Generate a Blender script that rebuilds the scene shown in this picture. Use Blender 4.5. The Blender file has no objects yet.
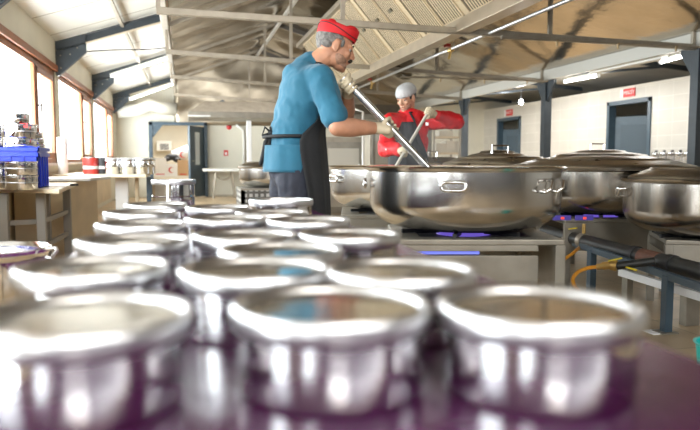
import bpy, math, random
from math import radians, sin, cos, pi, tan, atan2
from mathutils import Vector, Matrix, noise
random.seed(7)

# ---------------------------------------------------------------- camera, world, light, exposure
YAW, PIT, FPX, CZ = radians(13.6), radians(4.6), 680.0, 1.02
FW = Vector((sin(YAW)*cos(PIT), cos(YAW)*cos(PIT), -sin(PIT)))
RT = Vector((cos(YAW), -sin(YAW), 0)); UP = RT.cross(FW); CAM = Vector((0, 0, CZ))
scene = bpy.context.scene
cd = bpy.data.cameras.new('camera'); cam = bpy.data.objects.new('camera', cd)
scene.collection.objects.link(cam)
cam.matrix_world = Matrix((( RT.x, UP.x, -FW.x, 0), (RT.y, UP.y, -FW.y, 0), (RT.z, UP.z, -FW.z, CZ), (0, 0, 0, 1)))
cd.sensor_width = 36; cd.lens = FPX/700*36; cd.clip_start = .02; cd.clip_end = 400
cd.dof.use_dof = True; cd.dof.focus_distance = 4.2; cd.dof.aperture_fstop = 2.6
scene.camera = cam

world = bpy.data.worlds.new('sky'); scene.world = world; world.use_nodes = True
wb = world.node_tree.nodes['Background']; wb.inputs[0].default_value = (.93, .965, 1, 1); wb.inputs[1].default_value = 5.0

def area(name, loc, size, rot, power, col=(1, 1, 1)):
    l = bpy.data.lights.new(name, 'AREA'); l.shape = 'RECTANGLE'; l.size, l.size_y = size
    l.energy = power; l.color = col
    o = bpy.data.objects.new(name, l); scene.collection.objects.link(o); o.location = loc; o.rotation_euler = rot
    return o
# daylight at the left window row, then unseen fills added behind and left of the camera
for y0 in (-2.6, 1.95, 5.0, 8.9, 12.8, 16.8):
    area('window_daylight', (-2.12, y0, 1.66), (1.3, 3.0 if y0 > 3 else 1.5), (0, -radians(114), 0), (190+y0*11 if y0 > 3 else 75), (.95, .98, 1))
area('front_fill', (-.1, -3.3, 3.1), (1.6, 1.3), (radians(88), 0, 0), 190, (1, .985, .96))  # made-up high fill from behind the camera, soft frontal light
area('front_fill', (3.4, -3.3, 3.1), (4.4, 1.3), (radians(97), 0, 0), 90, (1, .985, .96))  # second added fill behind the camera, weaker and farther right
area('pot_strip_fill', (-2.12, .15, 1.1), (2.1, 1.15), (0, -pi/2, 0), 80, (.95, .98, 1))  # low source added out of view, puts white strips on the pots
area('side_aisle_lamp', (7.4, 13, 2.62), (.3, 9), (0, 0, 0), 170, (1, .98, .95))
area('side_aisle_roof_fill', (7.5, 12, 2.56), (.4, 9), (pi, 0, 0), 60, (1, .98, .95))  # unseen fill added to lift the dark side aisle roof
area('hall_end_fill', (1.2, 16.6, 2.9), (3.5, .4), (radians(35), 0, 0), 28, (1, .97, .92))  # unseen fill added to brighten the cream back wall
area('store_room_fill', (0, 22, 2.5), (1.6, 2.4), (0, 0, 0), 130, (1, .98, .95))  # unseen fill, brightens the store room and the back end

scene.view_settings.view_transform = 'Standard'; scene.view_settings.look = 'None'
scene.view_settings.gamma = 1; scene.view_settings.use_curve_mapping = False
scene.view_settings.exposure = -0.06
scene.cycles.use_denoising = True
scene.cycles.max_bounces = 10; scene.cycles.glossy_bounces = 6; scene.cycles.sample_clamp_indirect = 6
scene.cycles.caustics_reflective = False; scene.cycles.caustics_refractive = False

# ---------------------------------------------------------------- helpers
def ray(px, py): return FW + RT*((px-350)/FPX) - UP*((py-215)/FPX)
def at(px, py, d): return CAM + ray(px, py)*d
def onp(px, py, v, i):
    r = ray(px, py); return CAM + r*((v-CAM[i])/r[i])
def proj(p):
    v = Vector(p)-CAM; d = v.dot(FW); return 350+FPX*v.dot(RT)/d, 215-FPX*v.dot(UP)/d, d

MAT = {}
def mat(name, col=(.8, .8, .8), rough=.5, metal=0, noise_s=0, noise_a=.15, bump=0, bump_s=20, spec=.5, coat=0, emit=None, estr=1, rvar=0, sheen=0, trans=0, stretch=None, coord='Object'):
    if name in MAT: return MAT[name]
    m = bpy.data.materials.new(name); m.use_nodes = True; nt = m.node_tree; N = nt.nodes; L = nt.links
    b = N['Principled BSDF']; b.inputs['Base Color'].default_value = (*col, 1)
    b.inputs['Roughness'].default_value = rough; b.inputs['Metallic'].default_value = metal
    b.inputs['Specular IOR Level'].default_value = spec; b.inputs['Coat Weight'].default_value = coat
    b.inputs['Coat Roughness'].default_value = .08
    b.inputs['Transmission Weight'].default_value = trans
    if sheen: b.inputs['Sheen Weight'].default_value = sheen
    if emit: b.inputs['Emission Color'].default_value = (*emit, 1); b.inputs['Emission Strength'].default_value = estr
    tc = N.new('ShaderNodeTexCoord'); src = tc.outputs[coord]
    if stretch:
        mp = N.new('ShaderNodeMapping'); mp.inputs['Scale'].default_value = stretch; L.new(src, mp.inputs[0]); src = mp.outputs[0]
    if noise_s:
        n = N.new('ShaderNodeTexNoise'); n.inputs['Scale'].default_value = noise_s; n.inputs['Detail'].default_value = 6
        L.new(src, n.inputs['Vector'])
        r = N.new('ShaderNodeValToRGB'); r.color_ramp.elements[0].position = .3; r.color_ramp.elements[1].position = .7
        r.color_ramp.elements[0].color = (*[c*(1-noise_a) for c in col], 1); r.color_ramp.elements[1].color = (*[min(1, c*(1+noise_a)) for c in col], 1)
        L.new(n.outputs[0], r.inputs[0]); L.new(r.outputs[0], b.inputs['Base Color'])
        if rvar:
            mr = N.new('ShaderNodeMapRange'); mr.inputs[3].default_value = max(0.02, rough-rvar); mr.inputs[4].default_value = rough+rvar
            L.new(n.outputs[0], mr.inputs[0]); L.new(mr.outputs[0], b.inputs['Roughness'])
    if bump:
        n2 = N.new('ShaderNodeTexNoise'); n2.inputs['Scale'].default_value = bump_s; n2.inputs['Detail'].default_value = 5
        L.new(src, n2.inputs['Vector']); bp = N.new('ShaderNodeBump'); bp.inputs['Strength'].default_value = bump
        bp.inputs['Distance'].default_value = .02; L.new(n2.outputs[0], bp.inputs['Height']); L.new(bp.outputs[0], b.inputs['Normal'])
    MAT[name] = m; return m

def tile_mat(name, col, grout, w, h, axes, rough=.3, gw=.006, nz=.08, offset=0, bump=.2, coat=0, spec=.5):
    m = bpy.data.materials.new(name); m.use_nodes = True; nt = m.node_tree; N = nt.nodes; L = nt.links; b = N['Principled BSDF']
    tc = N.new('ShaderNodeTexCoord'); sp = N.new('ShaderNodeSeparateXYZ'); L.new(tc.outputs['Object'], sp.inputs[0])
    cb = N.new('ShaderNodeCombineXYZ'); L.new(sp.outputs[axes[0]], cb.inputs[0]); L.new(sp.outputs[axes[1]], cb.inputs[1])
    br = N.new('ShaderNodeTexBrick'); L.new(cb.outputs[0], br.inputs['Vector']); br.offset = offset
    br.inputs['Scale'].default_value = 1; br.inputs['Brick Width'].default_value = w; br.inputs['Row Height'].default_value = h
    br.inputs['Mortar Size'].default_value = gw; br.inputs['Color1'].default_value = (*col, 1)
    br.inputs['Color2'].default_value = (*[c*(1-nz) for c in col], 1); br.inputs['Mortar'].default_value = (*grout, 1)
    n = N.new('ShaderNodeTexNoise'); n.inputs['Scale'].default_value = 1.7; n.inputs['Detail'].default_value = 8; L.new(tc.outputs['Object'], n.inputs['Vector'])
    mr = N.new('ShaderNodeMapRange'); mr.inputs[1].default_value = .3; mr.inputs[2].default_value = .7; mr.inputs[3].default_value = 1-nz*2; mr.inputs[4].default_value = 1+nz
    L.new(n.outputs[0], mr.inputs[0])
    mx = N.new('ShaderNodeMix'); mx.data_type = 'RGBA'; mx.blend_type = 'MULTIPLY'; mx.inputs[0].default_value = 1
    L.new(br.outputs[0], mx.inputs[6]); L.new(mr.outputs[0], mx.inputs[7]); L.new(mx.outputs[2], b.inputs['Base Color'])
    b.inputs['Roughness'].default_value = rough; b.inputs['Coat Weight'].default_value = coat; b.inputs['Specular IOR Level'].default_value = spec
    bp = N.new('ShaderNodeBump'); bp.inputs['Strength'].default_value = bump; bp.inputs['Distance'].default_value = .003; bp.invert = True
    L.new(br.outputs['Fac'], bp.inputs['Height']); L.new(bp.outputs[0], b.inputs['Normal'])
    MAT[name] = m; return m

def wloc(o):
    l = Vector((0, 0, 0))
    while o: l += o.location; o = o.parent
    return l

class MB:
    def __init__(s): s.v = []; s.f = []
    def add(s, vs, fs):
        k = len(s.v); s.v += [Vector(v) for v in vs]; s.f += [[i+k for i in f] for f in fs]; return s
    def box(s, lo, hi, R=None, c=None):
        x0, y0, z0 = lo; x1, y1, z1 = hi
        vs = [Vector(p) for p in ((x0,y0,z0),(x1,y0,z0),(x1,y1,z0),(x0,y1,z0),(x0,y0,z1),(x1,y0,z1),(x1,y1,z1),(x0,y1,z1))]
        if R is not None: vs = [R @ v for v in vs]
        if c is not None: vs = [v+Vector(c) for v in vs]
        return s.add(vs, [(0,3,2,1),(4,5,6,7),(0,1,5,4),(1,2,6,5),(2,3,7,6),(3,0,4,7)])
    def bar(s, a, b, w, h=None, up=(0, 0, 1)):
        a, b = Vector(a), Vector(b); h = h or w; d = b-a; L = d.length; d.normalize(); u = Vector(up)
        if abs(d.dot(u)) > .98: u = Vector((0, 1, 0))
        l = u.cross(d).normalized(); u = d.cross(l)
        vs = []
        for p in (a, b):
            for (i, j) in ((-1,-1),(1,-1),(1,1),(-1,1)): vs.append(p+l*(i*w/2)+u*(j*h/2))
        return s.add(vs, [(0,3,2,1),(4,5,6,7),(0,1,5,4),(1,2,6,5),(2,3,7,6),(3,0,4,7)])
    def tube(s, pts, r, n=12, closed=False):
        pts = [Vector(p) for p in pts]; m = len(pts); rr = r if isinstance(r, (list, tuple)) else [r]*m
        rings = []; prev = None
        for i, p in enumerate(pts):
            if closed: t = (pts[(i+1) % m]-pts[i-1])
            else: t = pts[min(i+1, m-1)]-pts[max(i-1, 0)]
            t.normalize()
            if prev is None:
                u = Vector((0, 0, 1)) if abs(t.z) < .9 else Vector((1, 0, 0)); a = t.cross(u).normalized()
            else: a = (prev-t*prev.dot(t)).normalized()
            prev = a; b = t.cross(a); rings.append([p+(a*cos(2*pi*k/n)+b*sin(2*pi*k/n))*rr[i] for k in range(n)])
        vs = [v for rg in rings for v in rg]; fs = []
        for i in range(m if closed else m-1):
            j = (i+1) % m
            for k in range(n): fs.append((i*n+k, i*n+(k+1) % n, j*n+(k+1) % n, j*n+k))
        if not closed: fs.append(tuple(range(n))[::-1]); fs.append(tuple((m-1)*n+k for k in range(n)))
        return s.add(vs, fs)
    def lathe(s, prof, c=(0, 0, 0), n=48, R=None):
        vs = []; fs = []; c = Vector(c); idx = []
        for (r, z) in prof:
            if r < 1e-5: idx.append([len(vs)]*n); vs.append(Vector((0, 0, z)))
            else: idx.append(list(range(len(vs), len(vs)+n))); vs += [Vector((r*cos(2*pi*k/n), r*sin(2*pi*k/n), z)) for k in range(n)]
        for i in range(len(prof)-1):
            for k in range(n):
                q = [idx[i][k], idx[i][(k+1) % n], idx[i+1][(k+1) % n], idx[i+1][k]]; q2 = []
                for a in q:
                    if a not in q2: q2.append(a)
                if len(q2) > 2: fs.append(q2)
        if R is not None: vs = [R @ v for v in vs]
        return s.add([v+c for v in vs], fs)
    def cone(s, a, ra, b, rb, n=16, m=5):          # tapered capsule
        a, b = Vector(a), Vector(b); d = (b-a); L = max(d.length, 1e-5); d = d/L
        u = Vector((0, 0, 1)) if abs(d.z) < .9 else Vector((1, 0, 0)); l = d.cross(u).normalized(); w = d.cross(l)
        prof = []
        for i in range(m+1): t = -pi/2+pi/2*i/m; prof.append((ra*cos(t), ra*sin(t)))
        for i in range(m+1): t = pi/2*i/m; prof.append((rb*cos(t), L+rb*sin(t)))
        R = Matrix((l, w, d)).transposed()
        return s.lathe([(max(r, 0), z) for r, z in prof], a, n, R)
    def ell(s, c, r, R=None, n=20, m=12):
        prof = [(max(cos(-pi/2+pi*i/m), 0), sin(-pi/2+pi*i/m)) for i in range(m+1)]
        S = Matrix.Diagonal(Vector(r)); M = (R @ S) if R is not None else S
        return s.lathe(prof, c, n, M)
    def prism(s, poly, d):
        d = Vector(d); n = len(poly); vs = [Vector(p) for p in poly]+[Vector(p)+d for p in poly]
        return s.add(vs, [tuple(range(n))[::-1], tuple(range(n, 2*n))]+[(i, (i+1) % n, (i+1) % n+n, i+n) for i in range(n)])
    def build(s, name, m, parent=None, smooth=False, bevel=0, mods=(), tagv=None):
        if parent is not None: off = wloc(parent)
        else:
            xs = [v.x for v in s.v]; ys = [v.y for v in s.v]; zs = [v.z for v in s.v]
            off = Vector(((min(xs)+max(xs))/2, (min(ys)+max(ys))/2, min(zs)))
        me = bpy.data.meshes.new(name); me.from_pydata([v-off for v in s.v], [], s.f); me.materials.append(m); me.update()
        if smooth:
            for p in me.polygons: p.use_smooth = True
        o = bpy.data.objects.new(name, me); scene.collection.objects.link(o)
        if parent is not None: o.parent = parent
        else: o.location = off
        if bevel:
            b = o.modifiers.new('bevel', 'BEVEL'); b.width = bevel; b.segments = 2; b.limit_method = 'ANGLE'; b.angle_limit = radians(35)
        for k, kw in mods:
            md = o.modifiers.new(k.lower(), k)
            for a, v in kw.items(): setattr(md, a, v)
        if smooth == 'angle': me.set_sharp_from_angle(angle=radians(38))
        if tagv: tag(o, *tagv)
        return o

def tag(o, label=None, cat=None, group=None, kind=None):
    if label: o['label'] = label
    if cat: o['category'] = cat
    if group: o['group'] = group
    if kind: o['kind'] = kind
    return o
def root(name, loc, label, cat, group=None, kind=None):
    o = bpy.data.objects.new(name, None); scene.collection.objects.link(o); o.location = loc; o.empty_display_size = .1
    return tag(o, label, cat, group, kind)
def struct(mb, name, m, **k):
    o = mb.build(name, m, **k); o['kind'] = 'structure'; return o
def copy_tree(o, parent=None):
    c = o.copy(); scene.collection.objects.link(c); c.parent = parent
    for ch in list(o.children): copy_tree(ch, c)
    return c
def place(proto, used, loc, rz, label, group=None, scale=1):
    o = copy_tree(proto) if used[0] else proto
    used[0] = True; o.location = loc; o.rotation_euler.z = rz
    if scale != 1: o.scale = (scale,)*3
    o['label'] = label
    if group: o['group'] = group
    return o

# materials
M_white = mat('white_paint', (.80, .79, .74), .6, noise_s=2, noise_a=.04)
M_beige = mat('beige_wall_paint', (.70, .66, .55), .6, noise_s=1.5, noise_a=.06)
M_panel = mat('cream_panel', (.72, .69, .58), .55, noise_s=1.2, noise_a=.08)
M_wood = mat('window_wood', (.30, .105, .04), .4, noise_s=8, noise_a=.3, stretch=(6, 6, .6))
M_tabletop = mat('pale_laminate', (.74, .62, .44), .4, noise_s=6, noise_a=.1, stretch=(1, 6, 1))
M_dsteel = mat('dark_steel_paint', (.035, .046, .056), .45, noise_s=8, noise_a=.15)
M_bsteel = mat('blue_grey_steel_paint', (.048, .080, .108), .4, noise_s=5, noise_a=.15)
M_galv = mat('galvanised_steel', (.37, .325, .26), .42, .6, noise_s=7, noise_a=.15, rvar=.1)
M_alu = mat('aluminium_beam', (.62, .59, .54), .4, .55, noise_s=5, noise_a=.1)
M_mirror = mat('polished_steel', (.80, .80, .81), .085, 1, noise_s=14, noise_a=.03, rvar=.03)
M_band = mat('brushed_steel_band', (.74, .74, .75), .33, 1)
M_pot = mat('cauldron_steel', (.66, .65, .63), .2, 1, noise_s=5, noise_a=.12, rvar=.09, bump=.06, bump_s=18, stretch=(1, 1, .35))
M_worn = mat('worn_cauldron_steel', (.47, .44, .40), .24, 1, noise_s=6, noise_a=.2, rvar=.1, bump=.06, bump_s=18, stretch=(1, 1, .35))
M_lid = mat('dull_lid_steel', (.40, .375, .34), .30, 1, noise_s=6, noise_a=.15, rvar=.08)
M_stove = mat('stove_steel', (.31, .285, .24), .42, .6, noise_s=6, noise_a=.15, rvar=.1)
M_black = mat('black_iron', (.02, .02, .022), .5, noise_s=15, noise_a=.4)
M_glass = None
def glass_mat():
    m = bpy.data.materials.new('window_glass'); m.use_nodes = True; nt = m.node_tree; N = nt.nodes; L = nt.links
    N.remove(N['Principled BSDF']); t = N.new('ShaderNodeBsdfTransparent'); t.inputs[0].default_value = (.96, .98, .98, 1)
    g = N.new('ShaderNodeBsdfGlossy'); g.inputs['Roughness'].default_value = .02; f = N.new('ShaderNodeValue'); f.outputs[0].default_value = .05
    x = N.new('ShaderNodeMixShader'); L.new(f.outputs[0], x.inputs[0]); L.new(t.outputs[0], x.inputs[1]); L.new(g.outputs[0], x.inputs[2])
    L.new(x.outputs[0], N['Material Output'].inputs[0]); return m
M_glass = glass_mat()

# ---------------------------------------------------------------- the setting
XL, XC, XR = -1.80, 6.3, 9.0
Y0, YB = -3.6, 19.6
FR = (-.05, 3.7, 7.45, 11.2, 14.9, 18.6)     # the frames of the hall
LF = (-1.0, 2.9, 6.85, 10.8, 14.8, 18.9)     # the frames of the window aisle

M_floor = tile_mat('floor_tiles', (.62, .46, .28), (.38, .28, .17), .6, .6, (0, 1), rough=.32, spec=.25, gw=.006, nz=.14, bump=.15)
struct(MB().box((XL-.3, Y0-.2, -.1), (XR+2.5, YB+6, 0)), 'floor', M_floor)

# left wall with its window openings
wins = [(LF[i]+.14, LF[i+1]-.14) for i in range(5)]
wins[0] = (1.05, 2.76); wins = [(-3.4, -1.2)]+wins
ZS, ZH = .98, 2.30
w = MB(); w.box((XL-.2, Y0, 0), (XL, -.48, ZS-.03)); w.box((XL-.2, .8, 0), (XL, YB+5, ZS-.03)); w.box((XL-.2, Y0, ZH), (XL, YB+5, 2.77))
edges = [Y0]+[e for a in wins[:1] for e in a]+[-.48, .8]+[e for a in wins[1:] for e in a]+[YB+5]
for i in range(0, len(edges), 2): w.box((XL-.2, edges[i], ZS-.03), (XL, edges[i+1], ZH))
struct(w, 'wall_left', M_beige)
M_sill = mat('pale_window_sill', (.75, .66, .60), .4)
M_clad = mat('tan_wall_cladding', (.62, .50, .33), .5, noise_s=3, noise_a=.12)
struct(MB().box((XL, 4, .1), (XL+.02, YB-2, .86)), 'trim_1', M_clad)
struct(MB().box((XL-.02, Y0, ZH+.0), (XL+.03, YB, ZH+.09)), 'trim_2', M_wood, bevel=.005)
for i, (a, b) in enumerate(wins):
    r = root('window_%d' % (i+1), (XL-.1, (a+b)/2, ZS), 'brown wooden framed window', 'window', None, 'structure'); del r['label']; del r['category']
    r['kind'] = 'structure'; ms = b-1.32
    f = MB(); X0, X1 = XL-.065, XL-.012
    for (ya, yb) in ((a, a+.07), (ms-.045, ms+.045), (b-.07, b)): f.box((X0, ya, ZS), (X1, yb, ZH))
    f.box((X0, a, ZS), (X1, b, ZS+.06)); f.box((X0, a, ZH-.08), (X1, b, ZH))
    f.build('window_frame', M_wood, r, bevel=.006)
    s = MB(); q0, q1, q2, q3 = ms+.05, b-.075, ZS+.065, ZH-.085
    for bx in (((q0), q0+.08, q2, q3), (q1-.08, q1, q2, q3), (q0, q1, q2, q2+.08), (q0, q1, q3-.08, q3)):
        s.box((X1-.035, bx[0], bx[2]), (X1+.008, bx[1], bx[3]))
    sa = s.build('sash', M_wood, r, bevel=.006)
    h = MB().bar((X1+.05, q0+.04, 1.62), (X1+.05, q0+.04, 1.74), .02).bar((X1, q0+.04, 1.72), (X1+.05, q0+.04, 1.72), .02)
    h.build('window_handle', mat('dark_bronze', (.08, .06, .05), .4, .6), sa)
    MB().box((X0+.02, a+.07, ZS+.06), (X0+.026, ms-.045, ZH-.08)).build('pane', M_glass, r)
    MB().box((X0+.03, q0+.08, q2+.08), (X0+.036, q1-.08, q3-.08)).build('pane', M_glass, sa)
    MB().box((XL-.05, a-.05, ZS-.035), (XL+.09, b+.05, ZS)).build('window_sill', M_sill, r, bevel=.006)
dr = root('door_3', (XL-.05, .16, 0), '', '', None, 'structure')  # glazed door made up out of view, holds the low pot fill
f = MB()
for (ya, yb) in ((-.48, -.40), (.72, .8)): f.box((XL-.07, ya, 0), (XL-.01, yb, 2.3))
f.box((XL-.07, -.48, 2.2), (XL-.01, .8, 2.3)).box((XL-.07, -.4, .0), (XL-.01, .72, .1)); f.build('door_frame', M_wood, dr, bevel=.005)
MB().box((XL-.045, -.4, .1), (XL-.039, .72, 2.2)).build('pane', M_glass, dr)
# the pale building across the yard
nb = root('neighbouring_building', (-12, 18, 0), 'pale building seen faintly through the leftmost window', 'building')
MB().box((-13, 12, 0), (-9, 26, 5.5)).build('facade', mat('pale_render', (.86, .87, .88), .8), nb)
for k in range(3):
    MB().box((-9, 14+k*4, 1.5), (-8.95, 15.4+k*4, 3.2)).build('window_opening', mat('pale_blind', (.62, .64, .68), .6), nb)
struct(MB().box((-60, -20, -.3), (XL-.31, 60, -.12)), 'yard_ground', mat('pale_paving', (.7, .7, .68), .9))

# back wall with the portal, store room behind
PX0, PX1, PZ = -.9, .56, 1.98
b = MB(); b.box((XL, YB, 0), (PX0-.06, YB+.15, 4.4)); b.box((PX1+.06, YB, 0), (XR+2.5, YB+.15, 4.4)); b.box((PX0-.06, YB, PZ+.05), (PX1+.06, YB+.15, 4.4))
struct(b, 'wall_back', M_panel)
s = MB(); s.box((XL, YB+5, 0), (3, YB+5.1, 3)); s.box((2.9, YB+.15, 0), (3, YB+5, 3))
struct(s, 'wall_store', M_beige)
struct(MB().box((XL, YB+.15, 2.7), (3, YB+5, 2.8)), 'ceiling_store', M_white)
# right wall
rd = [(11.8, 13.25, 2.28), (17.2, 18.65, 2.24)]
M_tile = tile_mat('grey_beige_wall_tiles', (.60, .57, .51), (.72, .70, .64), .4, .25, (1, 2), rough=.35, gw=.005, nz=.04, bump=.1)
r_ = MB(); ed = [Y0, 11.8, 13.25, 17.2, 18.65, YB]
for i in (0, 2, 4): r_.box((XR, ed[i], 0), (XR+.12, ed[i+1], 2.54))
for (a, b_, z) in rd: r_.box((XR, a, z), (XR+.12, b_, 2.54))
struct(r_, 'wall_right', M_tile)
struct(MB().box((XR-.01, Y0, 2.52), (XR+.13, YB, 2.56)), 'trim_3', mat('pale_trim', (.7, .67, .6), .5))
struct(MB().box((XR+2.3, Y0, 0), (XR+2.4, YB, 3)), 'wall_corridor', mat('dim_corridor_paint', (.35, .35, .33), .7))
for i, (a, b_, z) in enumerate(rd):
    r = root('door_%d' % (i+1), (XR, (a+b_)/2, 0), '', '', None, 'structure'); 
    for k in ('label', 'category'):
        if k in r: del r[k]
    f = MB(); f.box((XR-.03, a, 0), (XR+.15, a+.09, z)); f.box((XR-.03, b_-.09, 0), (XR+.15, b_, z)); f.box((XR-.03, a, z-.09), (XR+.15, b_, z))
    f.build('door_frame', M_bsteel, r, bevel=.005)
    # leaf ajar, hinged on the far jamb and turned into the corridor
    hx, hy = XR+.13, b_-.1; an = radians(28); L = b_-a-.2
    R = Matrix.Rotation(an, 3, 'Z')
    lf = MB().box((0, -L, .02), (.05, 0, z-.32), R, (hx, hy, 0)).build('door_leaf', M_bsteel, r, bevel=.004)
    MB().box((-.012, -L*.88, 1.15), (.0, -L*.72, z-.55), R, (hx, hy, 0)).build('door_glass', mat('pale_frosted_glass', (.36, .42, .37), .4), lf)
    MB().box((-.012, -L*.64, .15), (.0, -L*.10, z-.5), R, (hx, hy, 0)).build('door_panel', mat('door_panel_paint', (.038, .065, .088), .45), lf, bevel=.004)
    hd = MB(); p0 = Vector((hx, hy, 1.05))+R @ Vector((-.05, -L+.06, 0)); p1 = Vector((hx, hy, 1.05))+R @ Vector((-.05, -L+.2, 0)); hd.bar(p0, p1, .02)
    hd.bar(p0, p0+R @ Vector((.06, 0, 0)), .02); hd.build('door_handle', M_galv, lf)
# unseen wall behind the photographer, made dark so the pots mirror dark strips
f = MB(); f.box((XL, Y0, 0), (XR+2.4, Y0+.15, 2.3)); f.box((XL, Y0, 2.3), (-.9, Y0+.15, 4.4)); f.box((5.7, Y0, 2.3), (XR+2.4, Y0+.15, 4.4)); f.box((-.9, Y0, 3.9), (5.7, Y0+.15, 4.4))  # high opening added for the fills behind the camera
struct(f, 'wall_front', mat('dark_mirrored_wall', (.10, .11, .13), .7))

# ceilings: white panels over the window aisle, reflective foil over the hall, side aisle roof
def seam_mat():
    m = mat('white_sandwich_panel', (.76, .74, .68), .35, noise_s=1.2, noise_a=.07); nt = m.node_tree; N = nt.nodes; L = nt.links
    b = N['Principled BSDF']; col = b.inputs['Base Color'].links[0].from_socket
    tc = N.new('ShaderNodeTexCoord'); sp = N.new('ShaderNodeSeparateXYZ'); L.new(tc.outputs['Object'], sp.inputs[0])
    a = N.new('ShaderNodeMath'); a.operation = 'MULTIPLY'; a.inputs[1].default_value = 1/1.18; L.new(sp.outputs[1], a.inputs[0])
    f = N.new('ShaderNodeMath'); f.operation = 'FRACT'; L.new(a.outputs[0], f.inputs[0])
    g = N.new('ShaderNodeMath'); g.operation = 'LESS_THAN'; g.inputs[1].default_value = .022; L.new(f.outputs[0], g.inputs[0])
    x = N.new('ShaderNodeMix'); x.data_type = 'RGBA'; L.new(g.outputs[0], x.inputs[0]); L.new(col, x.inputs[6]); x.inputs[7].default_value = (.16, .11, .04, 1)
    L.new(x.outputs[2], b.inputs['Base Color']); return m
ZB = 3.27; XB = -.26
struct(MB().prism([(XL-.2, Y0, 2.70), (XB, Y0, ZB), (XB, Y0, ZB+.1), (XL-.2, Y0, 2.80)], (0, YB-Y0+.1, 0)), 'ceiling', seam_mat())
XRG, ZRG = 1.95, 4.08
def roofz(x): return ZB-.03+(ZRG-ZB)*(x-XB)/(XRG-XB) if x < XRG else ZRG-.03-(ZRG-2.66)*(x-XRG)/(XC-XRG)
struct(MB().prism([(XB, Y0, ZB+.06), (XRG, Y0, ZRG+.12), (XC, Y0, 2.80), (XC, Y0, 2.90), (XRG, Y0, ZRG+.22), (XB, Y0, ZB+.16)], (0, YB-Y0+.1, 0)), 'ceiling_deck', mat('roof_deck', (.3, .28, .25), .7))
fo = MB(); nx, ny = 66, 150; vs = []
for j in range(ny+1):
    y = Y0+(YB-Y0)*j/ny
    for i in range(nx+1):
        x = XB+(XC-XB)*i/nx
        ph = abs(sin(pi*(y-FR[0])/1.87)); sag = .075*ph*(.6+.6*noise.noise((x*.5, y*.4, 3)))
        wr = .03*noise.noise((x*1.3+y*.35, y*.9, .5))+.014*noise.noise((x*3.1, y*2.2, 9))
        if x > XRG+1: wr *= .5; sag *= .6
        ef = min(1, (XC-x)/1.2); wr *= ef; sag = sag*ef
        vs.append((x, y, roofz(x)-.02-max(sag, 0)+wr))
fs = [(j*(nx+1)+i, (j+1)*(nx+1)+i, (j+1)*(nx+1)+i+1, j*(nx+1)+i+1) for j in range(ny) for i in range(nx)]
fo.add(vs, fs)
M_foil = mat('foil_lining', (.43, .37, .285), .14, 1, noise_s=1.1, noise_a=.15, bump=.5, bump_s=2.6, rvar=.06)
gb = MB(); nx, ny = 50, 16; gv = []
for j in range(ny+1):
    for i in range(nx+1):
        x = XB+(XC-XB)*i/nx; z = 2.0+(roofz(x)-1.98)*j/ny
        gv.append((x, YB-.06+.07*noise.noise((x*1.1, z*1.6, 4))+.03*noise.noise((x*3, z*4, 8)), z))
gb.add(gv, [(j*(nx+1)+i, j*(nx+1)+i+1, (j+1)*(nx+1)+i+1, (j+1)*(nx+1)+i) for j in range(ny) for i in range(nx)])
struct(gb, 'wall_gable', mat('gable_foil', (.42, .37, .29), .34, .9, noise_s=1.5, noise_a=.15, bump=.4, bump_s=3), smooth=True, mods=[('SOLIDIFY', dict(thickness=.004))])
struct(fo, 'ceiling_foil', M_foil, smooth=True, mods=[('SOLIDIFY', dict(thickness=.004))])
M_lean = mat('grey_roof_sheet', (.60, .58, .52), .5, noise_s=1.5, noise_a=.1)
struct(MB().prism([(XC, Y0, 3.10), (XR+2.4, Y0, 2.72), (XR+2.4, Y0, 2.82), (XC, Y0, 3.2)], (0, YB-Y0+.1, 0)), 'ceiling_side', M_lean)
struct(MB().box((XC-.03, Y0, 2.44), (XC+.05, YB, 2.66)), 'trim_4', mat('pale_eave_board', (.62, .60, .54), .45))
struct(MB().box((XC-.01, Y0, 2.66), (XC+.03, YB, 3.15)), 'trim_5', M_lean)

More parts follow.
